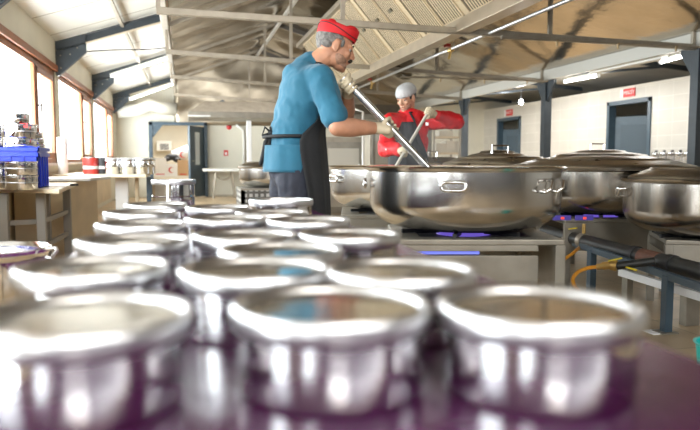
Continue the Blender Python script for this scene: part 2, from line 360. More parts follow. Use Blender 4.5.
# ---------------------------------------------------------------- steelwork
# long light coloured beam where white ceiling and foil meet
MB().box((XB-.05, Y0+.2, 3.05), (XB+.05, YB, 3.17)).build('roof_beam', M_alu, bevel=.006,
    tagv=('long pale metal box beam between the white panels and the foil lining', 'beam'))
for k, (bx, bz, lab) in enumerate(((XRG, ZRG-.24, 'square tube running lengthwise under the ridge of the foil ceiling'), (2.95, 3.56, 'square tube running lengthwise beside the ridge, above the slatted hood'))):
    MB().box((bx-.03, Y0+.3, bz-.03), (bx+.03, YB, bz+.03)).build('ridge_tube', M_alu if k == 0 else M_galv, bevel=.004, tagv=(lab, 'tube'))
posn = ['behind the camera', 'just above the camera', 'nearest in view', 'second in view', 'third in view', 'farthest from the camera']
for i, y in enumerate(FR):
    if i < 1: continue
    zl = (0, 2.6, 2.565, 2.72, 2.77, 2.74)[i]; cz = lambda x: zl+(2.44-zl)*(x-XB)/(XC-XB)
    # truss over the hall
    t = root('roof_truss', (XRG, y, 2.64), 'galvanised tube roof truss across the hall, '+posn[i], 'roof truss', 'roof trusses under the foil ceiling')
    MB().bar((XB, y, cz(XB)), (XC, y, cz(XC)), .06, .07).build('bottom_chord', M_galv, t, bevel=.004)
    MB().bar((XB, y, roofz(XB)-.12), (XRG, y, ZRG-.13), .05, .06).build('rafter', M_galv, t)
    MB().bar((XRG, y, ZRG-.13), (XC, y, 2.70), .06, .09).build('rafter', mat('brown_steel', (.12, .105, .09), .5, .3), t)
    for xx in (XB+.02, 1.72, 4.25, XC-.05):
        MB().bar((xx, y, cz(xx)), (xx, y, max(roofz(xx)-.1, 2.72)), .045).build('strut', M_galv, t)
    # column on the right
    if i >= 2:
        c = root('steel_column', (XC+.05, y, 0), 'dark steel column with a Y shaped bracket head, '+posn[i], 'column', 'dark columns along the side aisle')
        MB().box((XC-.02, y-.07, 0), (XC+.12, y+.07, 2.44)).build('shaft', M_dsteel, c, bevel=.004)
        for sg in (-1, 1):
            MB().prism([(XC+.02, y+sg*.07, 2.44), (XC+.02, y+sg*.30, 2.44), (XC+.02, y+sg*.30, 2.38), (XC+.02, y+sg*.07, 2.06)], (.05, 0, 0)).build('gusset', M_dsteel, c)
        MB().box((XC-.1, y-.14, 0), (XC+.2, y+.14, .02)).build('base_plate', M_dsteel, c)
        k = root('side_truss', (7.6, y, 2.55), 'dark steel truss over the side aisle, '+posn[i], 'truss', 'dark trusses over the side aisle')
        MB().bar((XC+.1, y, 2.52), (XR, y, 2.80), .05).build('brace', M_dsteel, k)
        MB().bar((XC+.05, y, 3.0), (XR+.4, y, 2.74), .06, .09).build('rafter', M_dsteel, k)
        MB().bar((7.6, y, 2.7), (7.6, y, 2.95), .05).build('strut', M_dsteel, k)
for i, y in enumerate(LF):
    if i < 2: continue
    # rafter over the window aisle with its gusset
    g = root('aisle_rafter', (XL, y, 2.33), 'dark steel rafter with a triangular wall bracket, '+posn[i], 'rafter', 'dark rafters over the window aisle')
    zz = lambda x: 2.73+(ZB-2.78)*(x-XL)/(XB-XL)
    fl = MB(); fl.bar((XL, y, zz(XL)-.07), (XB-.04, y, zz(XB)-.07), .02, .11); fl.bar((XL, y, zz(XL)-.0), (XB-.04, y, zz(XB)), .09, .012); fl.build('web', M_dsteel, g)
    MB().bar((XL, y, zz(XL)-.13), (XB-.04, y, zz(XB)-.13), .09, .014).build('lower_flange', mat('worn_cream_flange', (.55, .47, .36), .4), g)
    MB().prism([(XL, y-.045, 2.73), (XL, y-.045, 2.25), (XL+.04, y-.045, 2.25), (XL+.42, y-.045, 2.60), (XL+.42, y-.045, zz(XL+.42))], (0, .09, 0)).build('wall_bracket', M_dsteel, g, bevel=.004)
    bt = MB()
    for (dx, dz) in ((.07, 2.36), (.07, 2.54), (.2, 2.56), (.3, 2.66)): bt.cone((XL+dx, y-.045, dz), .012, (XL+dx, y-.055, dz), .012, 8, 2)
    bt.build('bolts', M_galv, g)
# purlin pieces over window aisle
for i in range(1, 5):
    x = -.86; z = 2.73+(ZB-2.78)*(x-XL)/(XB-XL)
    MB().bar((x, LF[i]+.05, z-.03), (x, LF[i+1]-.05, z-.03), .05, .04).build('purlin', M_galv, bevel=.004, tagv=('short metal purlin between window aisle rafters, '+['above the camera', 'in the nearest bay', 'in the middle bay', 'in the farthest bay'][i-1], 'purlin', 'purlins under the white panels'))
MB().tube([(XL+.40, 10.9, 2.63), (-1.1, 11.4, 2.74), (-.6, 12.0, 2.86), (XB, 12.6, 3.0)], .01, 8).build('ceiling_cable', M_black, smooth=True, tagv=('thin black cable slung from the nearest wall bracket across the white panels', 'cable'))
M_tube = mat('lit_tube', (1, 1, 1), .3, emit=(1, .98, .94), estr=22)
def tube_light(a, b, label, r=.02):
    a, b = Vector(a), Vector(b); t = root('tube_light', (a+b)/2, label, 'light', None)
    MB().bar(a+Vector((0, 0, .045)), b+Vector((0, 0, .045)), .07, .04).build('housing', M_white, t, bevel=.004)
    MB().tube([a+(b-a)*.03, b-(b-a)*.03], r, 10).build('lit_tube', M_tube, t, smooth='angle')
    d = (b-a).normalized()
    for p, q in ((a, d), (b, -d)): MB().tube([p, p+q*.04], r+.008, 10).build('end_cap', mat('white_plastic', (.8, .8, .8), .4), t)
tube_light(onp(110, 77, 14.6, 1), onp(169, 58, 14.6, 1), 'lit white tube light under the second dark rafter from the camera', .014)
tube_light(onp(129, 100, 18.7, 1), onp(174, 84, 18.7, 1), 'lit white tube light under the farthest dark rafter', .014)
tube_light(onp(564, 82, 6.55, 0), onp(599, 75.5, 6.55, 0), 'lit tube light by the second steel column of the side aisle')
tube_light(onp(660, 62.5, 6.55, 0), onp(712, 49, 6.55, 0), 'lit tube light near the right edge under the eave board')
MB().bar(onp(592, 72, 6.45, 0), onp(665, 56, 6.45, 0), .12, .07).build('cable_tray', M_white, bevel=.004, tagv=('pale boxed cable tray between the two side aisle tube lights', 'cable tray'))
t = root('hanging_bulb', onp(521, 102, 7.4, 0), 'glowing bare bulb hanging in front of the side aisle wall', 'lamp')
pb = onp(521, 102, 7.4, 0)
bl = bpy.data.lights.new('bulb_light', 'POINT'); bl.energy = 60; bl.shadow_soft_size = .07; bo = bpy.data.objects.new('bulb_light', bl); scene.collection.objects.link(bo); bo.location = pb+Vector((0, 0, -.1))
MB().ell(pb, (.05, .05, .06)).build('bulb', mat('lit_bulb', (1, 1, 1), .3, emit=(.95, .98, 1), estr=40), t, smooth=True)
MB().tube([pb+Vector((0, 0, .04)), pb+Vector((0, 0, .12))], .02, 8).build('socket', M_black, t); MB().tube([pb+Vector((0, 0, .1)), (pb.x, pb.y, 3.0)], .006, 6).build('cord', M_black, t)

# red signs over the doors
M_red = mat('red_sign', (.62, .03, .03), .4); M_wht = mat('sign_white', (.85, .85, .85), .5)
def textobj(name, body, size, loc, rot, m, parent, ext=.001):
    c = bpy.data.curves.new(name, 'FONT'); c.body = body; c.size = size; c.align_x = 'CENTER'; c.align_y = 'CENTER'; c.extrude = ext
    t_ = bpy.data.objects.new(name+'_curve', c); me = bpy.data.meshes.new_from_object(t_); bpy.data.objects.remove(t_); bpy.data.curves.remove(c)
    me.materials.clear(); me.materials.append(m); o = bpy.data.objects.new(name, me); scene.collection.objects.link(o); o.rotation_euler = rot
    o.parent = parent; o.location = Vector(loc)-wloc(parent); return o
for (yy, zz_, lab) in ((12.56, 2.42, 'small red sign with white lettering over the nearer doorway'), (17.95, 2.37, 'small red sign with white lettering over the farther doorway')):
    s = root('door_sign', (XR-.01, yy, zz_), lab, 'sign')
    MB().box((XR-.02, yy-.24, zz_-.085), (XR, yy+.14, zz_+.085)).build('sign_plate', M_red, s)
    MB().box((XR-.021, yy+.14, zz_-.085), (XR, yy+.24, zz_+.085)).build('pictogram_panel', M_wht, s)
    textobj('lettering', 'MESCİT', .1, (XR-.022, yy-.05, zz_), (pi/2, 0, -pi/2), M_wht, s)

# slatted exhaust hood over the cauldrons
hood = root('exhaust_hood', (3.0, 9, 2.48), 'long slatted exhaust hood with cream filter panels above the cauldrons', 'hood')
M_filt = mat('cream_filter', (.62, .50, .33), .4, .25, noise_s=3, noise_a=.1)
M_fdark = mat('slat_gap_shade', (.07, .055, .04), .6)  # dark sheet standing in for the shade between the slats
HA, HBt = Vector((3.08, 0, 2.62)), Vector((2.40, 0, 3.40)); hd_ = HBt-HA; HL = hd_.length; hu = hd_.normalized(); hn = Vector((-hu.z, 0, hu.x))  # faces down-left
if hn.z > 0: hn = -hn
hy0, hy1 = 4.3, 14.4
MB().box((3.04, hy0, 2.48), (3.22, hy1, 2.62)).build('bottom_channel', mat('gutter_steel', (.42, .35, .26), .35, .6, noise_s=4, noise_a=.12), hood, bevel=.006)
MB().box((2.32, hy0, 3.38), (2.48, hy1, 3.46)).build('top_rail', M_galv, hood, bevel=.005)
MB().box((3.18, hy0, 2.62), (3.22, hy1, 3.50)).box((2.42, hy0, 3.46), (3.22, hy1, 3.50)).build('cowl', M_stove, hood)
yy = hy0; k = 0
while yy < hy1-.5:
    wd = .15 if k % 2 == 0 else .04
    MB().prism([HA+Vector((0, yy, 0)), HA+Vector((0, yy+wd, 0)), HBt+Vector((0, yy+wd, 0)), HBt+Vector((0, yy, 0))], -hn*.03).build('divider', M_filt, hood)
    yy += wd; fw_ = .60
    fr = MB()
    def q(a, b, s0, s1, th, off=0):
        pts = [HA+hu*s0+Vector((0, a, 0))+hn*off, HA+hu*s0+Vector((0, b, 0))+hn*off, HA+hu*s1+Vector((0, b, 0))+hn*off, HA+hu*s1+Vector((0, a, 0))+hn*off]
        return pts, hn*th
    fr.prism(*q(yy, yy+fw_, 0, .03, .015)); fr.prism(*q(yy, yy+fw_, HL-.03, HL, .015)); fr.prism(*q(yy, yy+.02, 0, HL, .015)); fr.prism(*q(yy+fw_-.02, yy+fw_, 0, HL, .015))
    fo_ = fr.build('filter_panel', M_filt, hood)
    sl = MB(); n = 9
    for j in range(n):
        a = yy+.03+(fw_-.06)*j/n; sl.prism(*q(a, a+.030, .03, HL-.03, .004))
    sl.build('slats', M_filt, fo_)
    MB().prism(*q(yy+.02, yy+fw_-.02, .03, HL-.03, .003, -.004)).build('shade_backing', M_fdark, fo_)
    MB().prism(*q(yy+fw_*.42, yy+fw_*.6, HL*.5, HL*.5+.05, .022)).build('latch', mat('latch_bronze', (.14, .12, .08), .4, .5), fo_)
    yy += fw_; k += 1
# gas pipe beneath hood
gp = root('hood_pipe', (3.46, 9, 2.40), 'thin silver pipe with red and brass valves along the hood edge', 'pipe')
MB().tube([(3.46, 4.2, 2.49), (3.46, 15, 2.49)], .02, 10).build('pipe', mat('silver_pipe', (.62, .62, .62), .3, .8), gp, smooth=True)
for y in (5.4, 7.7, 8.5, 11.4, 14):
    MB().tube([(3.46, y, 2.49), (3.46, y, 2.60), (3.2, y, 2.60)], .012, 8).build('hanger', M_galv, gp)
for y in (8.6, 12.5):
    v = MB().tube([(3.46, y-.05, 2.48), (3.46, y+.06, 2.48)], .032, 10).build('valve', mat('brass', (.62, .42, .15), .35, .9), gp)
    MB().box((3.38, y-.06, 2.52), (3.43, y+.06, 2.55)).build('valve_lever', mat('red_plastic', (.6, .03, .02), .4), v)
    MB().tube([(3.46, y, 2.47), (3.43, y, 2.36)], .018, 8).build('nozzle', MAT['brass'], v)
for (y, lab) in ((7.2, 'thin sprinkler pipe crossing the hall beside the nearest truss'), (10.9, 'thin sprinkler pipe crossing the hall beside the second truss')):
    sp = root('sprinkler_pipe', (4.4, y, 2.58), lab, 'pipe')
    MB().tube([(3.5, y, 2.40), (6.2, y, 2.40)], .014, 8).build('pipe', M_galv, sp)
    for x in (4.2, 5.0, 5.8): MB().tube([(x, y, 2.40), (x, y, 2.33)], [.018, .010], 8).build('sprinkler_nozzle', mat('dull_bronze', (.30, .22, .12), .5, .6), sp)
    for x in (3.6, 6.1): MB().bar((x, y, 2.40), (x, y+.22, 2.46), .012).build('hanger', M_galv, sp)

# ---------------------------------------------------------------- portal and the back of the hall
fr = root('portal_frame', (-.17, YB, 0), 'dark blue steel doorway frame open to the store room', 'doorway')
yp = YB-.1
P = MB().box((PX0-.05, yp-.05, 0), (PX0+.05, yp+.1, PZ+.08)).build('post', M_bsteel, fr, bevel=.004)
MB().box((PX1-.03, yp-.05, 0), (PX1+.06, yp+.1, PZ+.08)).build('post', M_bsteel, fr, bevel=.004)
MB().box((PX0-.05, yp-.05, PZ), (PX1+.06, yp+.1, PZ+.09)).build('lintel', M_bsteel, fr, bevel=.004)
MB().prism([(PX0+.05, yp-.02, PZ), (PX0+.32, yp-.02, PZ), (PX0+.05, yp-.02, PZ-.35)], (0, .05, 0)).build('corner_brace', M_bsteel, fr)
dl = root('steel_door_leaf', (PX1-.2, yp, 0), 'dark blue steel door standing open with a narrow glass strip', 'door')
R = Matrix.Rotation(radians(62), 3, 'Z')
hc = Vector((PX1-.05, yp, 0))
MB().box((-.85, -.03, .02), (0, .03, PZ-.04), R, hc).build('leaf', M_bsteel, dl, bevel=.004)
MB().box((-.55, -.036, .9), (-.3, .036, PZ-.2), R, hc).build('glass_strip', mat('bright_glass', (.75, .8, .8), .2), dl)
for (x, z) in ((-.8, 1.0),): MB().bar(hc+R @ Vector((x, -.07, z)), hc+R @ Vector((x+.12, -.07, z)), .02).build('door_handle', M_galv, dl)

def boxy(name, lo, hi, m, label, cat, group=None, bevel=.01):
    return MB().box(lo, hi).build(name, m, bevel=bevel, tagv=(label, cat, group))
# store room contents
def pt(px, py, y): return onp(px, py, y, 1)
YR = YB+4.9; p0, p1 = pt(157, 141, YR), pt(171, 150, YR)
ac = root('air_conditioner', ((p0.x+p1.x)/2, YR, p1.z), 'white box air conditioner with a dark grille on the store room wall', 'air conditioner')
p0, p1 = pt(156.5, 141, YR), pt(172, 151, YR)
MB().box((p0.x, YR-.2, p1.z), (p1.x, YR+.09, p0.z)).build('casing', M_white, ac, bevel=.02)
g = MB()
for k in range(6): g.box((p0.x+.12, YR-.215, p1.z+.05+k*.035), (p1.x-.1, YR-.2, p1.z+.065+k*.035))
g.build('grille', M_dsteel, ac)
pl = pt(150, 170, 21.5); pr = pt(197, 178, 21.5)
rk = root('store_shelf', ((pl.x+pr.x)/2, 21.6, 0), 'low white store room shelf carrying charity boxes', 'shelf')
zt = pt(170, 176, 21.5).z; x0, x1 = pt(153, 170, 21.5).x, pt(194, 170, 21.5).x
MB().box((x0, 21.4, zt-.05), (x1, 22.1, zt)).build('shelf_board', M_white, rk, bevel=.005)
for x in (x0+.03, x1-.03):
    for y in (21.44, 22.05): MB().box((x-.025, y-.025, 0), (x+.025, y+.025, zt-.05)).build('leg', M_white, rk)
for k in range(3):
    xa = x0+.08+k*(x1-x0-.1)/3
    c = root('red_crate', (xa+.2, 21.7, 0), 'red crate with white edges under the store room shelf, '+['left', 'middle', 'right'][k], 'crate', 'red crates under the store shelf')
    MB().box((xa, 21.42, zt-.42), (xa+.36, 21.95, zt-.14)).build('crate_body', mat('red_crate_plastic', (.55, .02, .03), .4), c, bevel=.01)
    MB().box((xa-.01, 21.41, zt-.15), (xa+.37, 21.96, zt-.12)).build('crate_rim', M_wht, c)
    MB().box((xa+.02, 21.45, 0), (xa+.34, 21.93, zt-.42)).build('plinth', M_white, c)
def crescent(parent, c, r, m):
    n = 20; A = []; 
    for i in range(n+1): t = radians(50)+radians(260)*i/n; A.append(c+Vector((cos(t)*r, 0, sin(t)*r)))
    c2 = c+Vector((r*.28, 0, 0)); r2 = r*.8
    for i in range(n, -1, -1):
        t = radians(62)+radians(236)*i/n; A.append(c2+Vector((cos(t)*r2, 0, sin(t)*r2)))
    vs = [a for a in A]; N_ = n+1; mb = MB(); L_ = len(A)
    mb.add(vs, [(i, i+1, L_-2-i, L_-1-i) for i in range(n)])
    mb.build('crescent_emblem', m, parent)
def charity_box(px, py0, py1, w_px, y, label, logo=True, brown=False):
    a, b = pt(px-w_px/2, py0, y), pt(px+w_px/2, py1, y)
    t = root('carton', ((a.x+b.x)/2, y+.2, b.z), label, 'box', 'boxes on the store room shelf')
    MB().box((a.x, y, b.z), (b.x, y+.35, a.z)).build('carton_body', mat('brown_card', (.55, .36, .2), .7) if brown else M_wht, t, bevel=.006)
    if logo: crescent(t, Vector(((a.x+b.x)/2, y-.004, (a.z+b.z)/2)), (a.z-b.z)*.24, M_red)
    else: MB().box((a.x+.06, y-.003, b.z+.04), (b.x-.06, y, b.z+.07)).build('label_stripe', M_red, t)
charity_box(160, 158, 176, 13, 21.45, 'white box at the left end of the store room shelf', False)
charity_box(171.5, 164, 176, 11, 21.45, 'white box with a red crescent, middle of the store room shelf')
charity_box(183, 160, 176, 11, 21.45, 'brown carton with red print on the store room shelf', False, True)
charity_box(191, 165, 176, 5, 21.5, 'narrow white box at the right end of the store room shelf', False)
c0 = pt(182, 154, 21.8)
br = root('crescent_drum', c0, 'white rounded drum with a red crescent lying on the boxes', 'drum')
MB().lathe([(0, -.28), (.17, -.28), (.2, -.25), (.2, .22), (.17, .26), (0, .26)], c0, 24, Matrix.Rotation(radians(68), 3, 'Y')).build('drum_body', M_wht, br, smooth='angle')
crescent(br, c0+Vector((.03, -.215, -.02)), .1, M_red)
MB().ell(pt(172, 157, 21.6), (.2, .12, .1)).ell(pt(167, 159, 21.55), (.13, .1, .07)).ell(pt(177, 160, 21.55), (.12, .1, .08)).build('dark_bag', M_black, smooth=True, mods=[('REMESH', dict(mode='VOXEL', voxel_size=.02, use_smooth_shade=True))], tagv=('crumpled black bag on top of the store room boxes', 'bag'))
# folding table leaning at the back wall, signs
ft = root('folding_table', onp(224, 180, 18.6, 1), 'white folding table with looped metal legs by the back wall', 'table')
a, b = onp(203, 169, 18.6, 1), onp(250, 171, 18.6, 1)
MB().box((a.x, 18.5, b.z-.005), (b.x, 19.2, a.z+.01)).build('tabletop', M_white, ft, bevel=.006)
zt = b.z
for yy_ in (18.56, 19.1):
    for (pa, pb_) in ((216, 213), (232, 235)):
        q0, q1 = onp(pa, 170, 18.6, 1), onp(pb_, 170, 18.6, 1)
        MB().tube([(q0.x, yy_, zt-.01), (q1.x, yy_, 0.0)], .018, 8).build('leg', M_galv, ft)
    q0, q1 = onp(215.5, 170, 18.6, 1), onp(232.5, 170, 18.6, 1)
    MB().tube([(q0.x+(q1.x-q0.x)*t, yy_, zt-.12-.12*sin(pi*t)) for t in [i/8 for i in range(9)]], .013, 8).build('cross_loop', M_galv, ft)
    MB().tube([(q0.x-.04, yy_, .06), (q1.x+.04, yy_, .06)], .01, 8).build('foot_bar', M_galv, ft)
q_ = onp(226, 153, YB, 1)
s = root('fire_sign', q_, 'small square red and white sign on the cream back wall', 'sign'); MB().box((q_.x-.06, YB-.012, q_.z-.08), (q_.x+.06, YB, q_.z+.08)).build('sign_plate', M_red, s)
MB().box((q_.x-.03, YB-.014, q_.z-.05), (q_.x+.03, YB-.012, q_.z+.02)).build('sign_symbol', M_wht, s)
for (px, py, lab) in ((229, 127, 'round red alarm bell high on the cream back wall'),):
    q_ = onp(px, py, YB, 1); s = root('alarm_bell', q_, lab, 'alarm')
    MB().lathe([(0, .05), (.05, .045), (.07, .02), (.075, 0)], q_, 20, Matrix.Rotation(radians(90), 3, 'X')).build('bell_dome', M_red, s, smooth=True)
    MB().box((q_.x-.02, YB-.03, q_.z-.02), (q_.x+.02, YB, q_.z+.02)).build('bell_mount', M_red, s)
# white panel frame on back wall + duct
MB().tube([onp(236, 125, YB-.05, 1), onp(243, 130, YB-.05, 1), onp(244, 140, YB-.05, 1), onp(244, 165, YB-.05, 1)], .04, 10).build('wall_pipe', M_white, smooth=True, tagv=('pale bent pipe running down the cream back wall', 'pipe'))
a, b = onp(247, 132, 17, 1), onp(252, 165, 17, 1)
MB().box((a.x, 17, 0), (b.x, 17.12, 2.0)).build('white_post', M_wht, bevel=.01, tagv=('slim white post behind the small far cauldron', 'post'))
cn = root('back_canopy', (2.5, 16.8, 1.95), 'wide grey steel canopy over the far cooking stations', 'hood')
a, b = onp(188, 108, 17, 1), onp(185, 122, 17, 1); c_ = onp(470, 108, 17, 1)
zc0 = 2.02
MB().box((a.x, 16.4, zc0), (5.2, 17.9, zc0+.14)).build('canopy_rim', M_stove, cn, bevel=.01)
MB().prism([(a.x+.03, 16.42, zc0+.14), (a.x+.4, 16.9, zc0+.42), (a.x+.4, 17.6, zc0+.42), (a.x+.03, 17.88, zc0+.14)], (5.1-a.x, 0, 0)).build('canopy_slope', M_galv, cn)
MB().box((a.x, 16.39, zc0+.02), (a.x+.5, 16.4, zc0+.05)).build('rim_label', M_wht, cn)
# bent white duct over the portal
MB().tube([(-1.7, 19.1, 2.3), (-1.2, 19.1, 2.36), (-.9, 19.1, 2.5), (-.6, 19.2, 2.42), (-.2, 19.2, 2.40)], .17, 14).build('air_duct', mat('pale_duct', (.70, .68, .6), .4, .2), smooth=True, tagv=('bulging pale air duct above the store room doorway', 'duct'))
MB().prism([(PX1+.75, YB-.2, 2.32), (PX1+.4, YB-.2, 2.66), (PX1+.5, YB-.2, 2.70), (PX1+.88, YB-.2, 2.36)], (0, .12, 0)).build('blue_hinge_bar', M_bsteel, tagv=('short slanting blue steel bar below the roof at the back', 'bar'))

# steel kitchen units seen between the two cooks
def cabinet(x0, x1, y, z, label, nd):
    t = root('steel_cabinet', ((x0+x1)/2, y+.3, 0), label, 'cabinet')
    MB().box((x0, y, .12), (x1, y+.65, z)).build('cabinet_body', M_galv, t, bevel=.008)
    for x in (x0+.06, x1-.06):
        for yy in (y+.06, y+.58): MB().tube([(x, yy, 0), (x, yy, .12)], .025, 8).build('leg', M_galv, t)
    w_ = (x1-x0)/nd
    for k in range(nd):
        d = MB().box((x0+k*w_+.03, y-.03, .18), (x0+(k+1)*w_-.03, y, z-.08)).build('door', M_stove, t, bevel=.006)
        MB().box((x0+k*w_+.09, y-.034, .28), (x0+(k+1)*w_-.09, y-.03, z-.18)).build('door_panel', mat('pale_steel_panel', (.60, .56, .48), .5, .3), d)
        MB().tube([(x0+(k+.9)*w_-.03, y-.06, z*.55), (x0+(k+.9)*w_-.03, y-.06, z*.7)], .012, 8).build('door_handle', M_mirror, d)
    return t
a, b = onp(322, 140, 10.6, 1), onp(364, 140, 10.6, 1)
cabinet(a.x, b.x, 10.6, onp(340, 137, 10.6, 1).z, 'low steel cupboard with a pale door behind the blue shirted man', 1)
a, b = onp(370, 140, 11.6, 1), onp(432, 140, 11.6, 1)
cabinet(a.x, b.x, 11.6, onp(340, 122, 11.6, 1).z, 'tall steel double cupboard behind the man in red', 2)
q_ = onp(363, 166, 10.3, 1)
MB().tube([(q_.x, q_.y, 0), q_, onp(363, 112, 10.3, 1), onp(352, 108, 10.3, 1)], .02, 8).build('stand_pipe', M_alu, smooth=True, tagv=('thin upright metal pipe between the two steel cupboards', 'pipe'))
# shelf rack right of the man in red
sr = root('shelf_rack', onp(448, 200, 14, 1), 'open metal rack with tan shelves behind the man in red', 'rack')
a, b = onp(434, 125, 14, 1), onp(460, 125, 14, 1); sr.location = ((a.x+b.x)/2, 14.2, 0)
for x in (a.x, b.x):
    for y in (14, 14.5): MB().box((x-.02, y-.02, 0), (x+.02, y+.02, a.z)).build('leg', M_galv, sr)
for zz_ in (.4, .8, 1.15, 1.5): MB().box((a.x, 14, zz_), (b.x, 14.5, zz_+.04)).build('shelf', M_filt, sr)
for k, (px, pw, z0, hh) in enumerate(((441, 5, 1.19, .2), (452, 6, 1.19, .25), (446, 7, 1.54, .12))):
    q0, q1 = onp(px-pw, 150, 14.05, 1), onp(px+pw, 150, 14.05, 1)
    boxy('storage_box', (q0.x, 14.05, z0), (q1.x, 14.4, z0+hh), mat('tan_box', (.58, .52, .42), .6), ['tan box on the left of the rack behind the man in red', 'tan box on the right of the rack behind the man in red', 'flat tan box on the top shelf of the rack'][k], 'box', 'boxes on the rack')

# little steel canisters on the ledge at the right wall
ld = root('wall_counter', (8.6, 11, 0), 'narrow steel counter along the tiled right wall', 'counter')
zc = .98
MB().box((8.3, 8.5, zc-.04), (8.98, 12.2, zc)).build('countertop', M_stove, ld, bevel=.005)
for y in (8.6, 10.3, 12.1): MB().box((8.34, y-.03, 0), (8.4, y+.03, zc-.04)).build('leg', M_stove, ld)
cp = root('canister', (0, 0, 0), 'steel canister', 'canister', 'steel canisters on the right wall counter')
MB().lathe([(0, 0), (.085, 0), (.09, .01), (.09, .17), (.075, .185), (.03, .195), (0, .195)], n=20).build('canister_body', M_mirror, cp, smooth='angle')
MB().lathe([(0, .19), (.02, .19), (.03, .22), (0, .225)], n=12).build('lid_knob', M_black, cp, smooth=True)
used = [False]; names = ['leftmost', 'second from left', 'third from left', 'fourth from left', 'fifth from left', 'rightmost']
for k, px in enumerate((656, 664, 672, 680, 688, 697)):
    q_ = onp(px, 162, 8.55, 0); place(cp, used, (8.55, q_.y, zc), 0, 'small steel canister on the right wall counter, '+names[k])

# ---------------------------------------------------------------- cauldrons and stoves
def cauldron(px, py, d, D, H, label, lid=False, handles=(), full=True, lipz=None, m=None):
    c = at(px, py, d); R_ = D/2; zr = c.z; z0 = zr-H
    t = root('cauldron', (c.x, c.y, z0), label, 'cauldron', 'big steel cauldrons')
    rb = R_*.62
    prof = [(0, z0), (rb*.9, z0), (rb, z0+.012)]
    for k in range(1, 9):
        a = pi/2*k/8; prof.append((rb+(R_*.985-rb)*sin(a), z0+.012+H*.42*(1-cos(a))))
    prof += [(R_*.985, zr-.02), (R_+.015, zr-.012), (R_+.02, zr), (R_+.01, zr+.008), (R_*.985-.008, zr), (R_*.97, z0+H*.45)]
    for k in range(7, -1, -1):
        a = pi/2*k/8; prof.append((rb*.95+(R_*.97-rb)*sin(a), z0+.03+H*.42*(1-cos(a))))
    prof.append((0, z0+.03))
    prof = [(r, z-z0) for r, z in prof]
    MB().lathe(prof, (c.x, c.y, z0), 96).build('cauldron_body', m or M_pot, t, smooth='angle')
    for (az, kind) in handles:
        az = atan2(-c.y, -c.x)+radians(az)
        u = Vector((cos(az), sin(az), 0)); v = Vector((-sin(az), cos(az), 0)); p = Vector((c.x, c.y, zr-.085))+u*(R_+.0)
        if kind == 'loop':
            w_ = .062; pts = [p-v*w_, p-v*w_+u*.035, p-v*(w_-.012)+u*.05-Vector((0, 0, .012)), p+v*(w_-.012)+u*.05-Vector((0, 0, .012)), p+v*w_+u*.035, p+v*w_]
            hb = MB(); hb.tube([p+u*.02+v*cos(s_)*.062+Vector((0, 0, max(-.02, min(.02, sin(s_)*.03)))) for s_ in [2*pi*i/20 for i in range(20)]], .009, 8, True); hb.build('handle', M_mirror, t, smooth=True)
        else:
            for sg in (-1, 1):
                pts = [p+v*sg*.05-Vector((0, 0, .03)), p+v*sg*.05+u*.03-Vector((0, 0, .03)), p+v*(sg*.05+.03)+u*.04-Vector((0, 0, .015)), p+v*(sg*.05+.045)+u*.035+Vector((0, 0, .02)), p+v*(sg*.05+.075)+Vector((0, 0, .025))]
                MB().tube(pts, .009, 8).build('handle', M_mirror, t, smooth=True)
    if full:
        pass
    return t, c, z0
def pot_lid(P_, c, R_, z, label, rise=.09, handle=True, hz=0, steps=True):
    prof = [(R_*.97, -.02), (R_, -.018), (R_+.006, 0), (R_*.985, .014), (R_*.9, .028), (R_*.8, .05), (R_*.74, .058), (R_*.72, .07), (R_*.6, rise*.82), (R_*.42, rise*.96), (R_*.38, rise*1.12), (R_*.2, rise*1.22), (0, rise*1.24), (0, rise*1.1), (R_*.6, rise*.7), (R_*.9, .01), (R_*.97, -.02)]
    t = MB().lathe(prof, (c.x, c.y, z), 80).build('lid', M_lid, P_, smooth='angle'); t['label'] = label
    if handle:
        u = RT*cos(hz)+Vector((FW.x, FW.y, 0)).normalized()*sin(hz); ct = Vector((c.x, c.y, z+rise*1.2))
        MB().tube([ct-u*.09, ct-u*.09+Vector((0, 0, .075)), ct+u*.09+Vector((0, 0, .075)), ct+u*.09], .009, 8).build('lid_handle', M_mirror, t)
    return t
toc = lambda az_deg: atan2(-FW.y, -FW.x)+radians(az_deg)   # 0 = facing the camera, positive turns to image right
# the open cauldron in front
P1, c1, z1 = cauldron(464, 167.5, 3.78, 1.06, .335, 'large open steel cauldron the two cooks stir, nearest the camera', handles=[(-5, 'loop'), (-80, 'loop'), (50, 'wave')])
P0, c0_, z0_ = cauldron(397, 166.5, 5.15, 1.02, .315, 'bright steel cauldron behind the open one, partly hidden by the blue shirted man', handles=[(-60, 'loop')])
P3, c3, z3 = cauldron(709, 179.5, 4.55, 1.08, .36, 'big steel cauldron with a flat lid, cut off by the right edge of the photo', handles=[(-75, 'wave')], m=M_worn)
P2, c2, z2 = cauldron(600, 168.5, 5.6, 1.12, .36, 'large lidded steel cauldron between the open one and the right edge', handles=[(-48, 'wave'), (30, 'wave')], m=M_worn)
pot_lid(P2, c2, .72, c2.z+.012, 'wide brown toned domed lid, largest and nearest of the lids', .075, handle=False)
P4, c4, z4 = cauldron(500, 165, 6.6, 1.05, .33, 'lidded steel cauldron right behind the open front one')
pot_lid(P4, c4, .55, c4.z+.01, 'dark domed lid behind the open front cauldron', .085, True, radians(20))
P5, c5, z5 = cauldron(600, 163.5, 7.05, 1.05, .33, 'lidded cauldron behind the widest lid')
pot_lid(P5, c5, .62, c5.z+.02, 'domed lid with a wire handle standing behind the widest lid', .10, False)
hb = at(580, 151.5, 6.5)
P6, c6, z6 = cauldron(497, 163.5, 8.0, 1.05, .33, 'farthest lidded cauldron on the right bank')
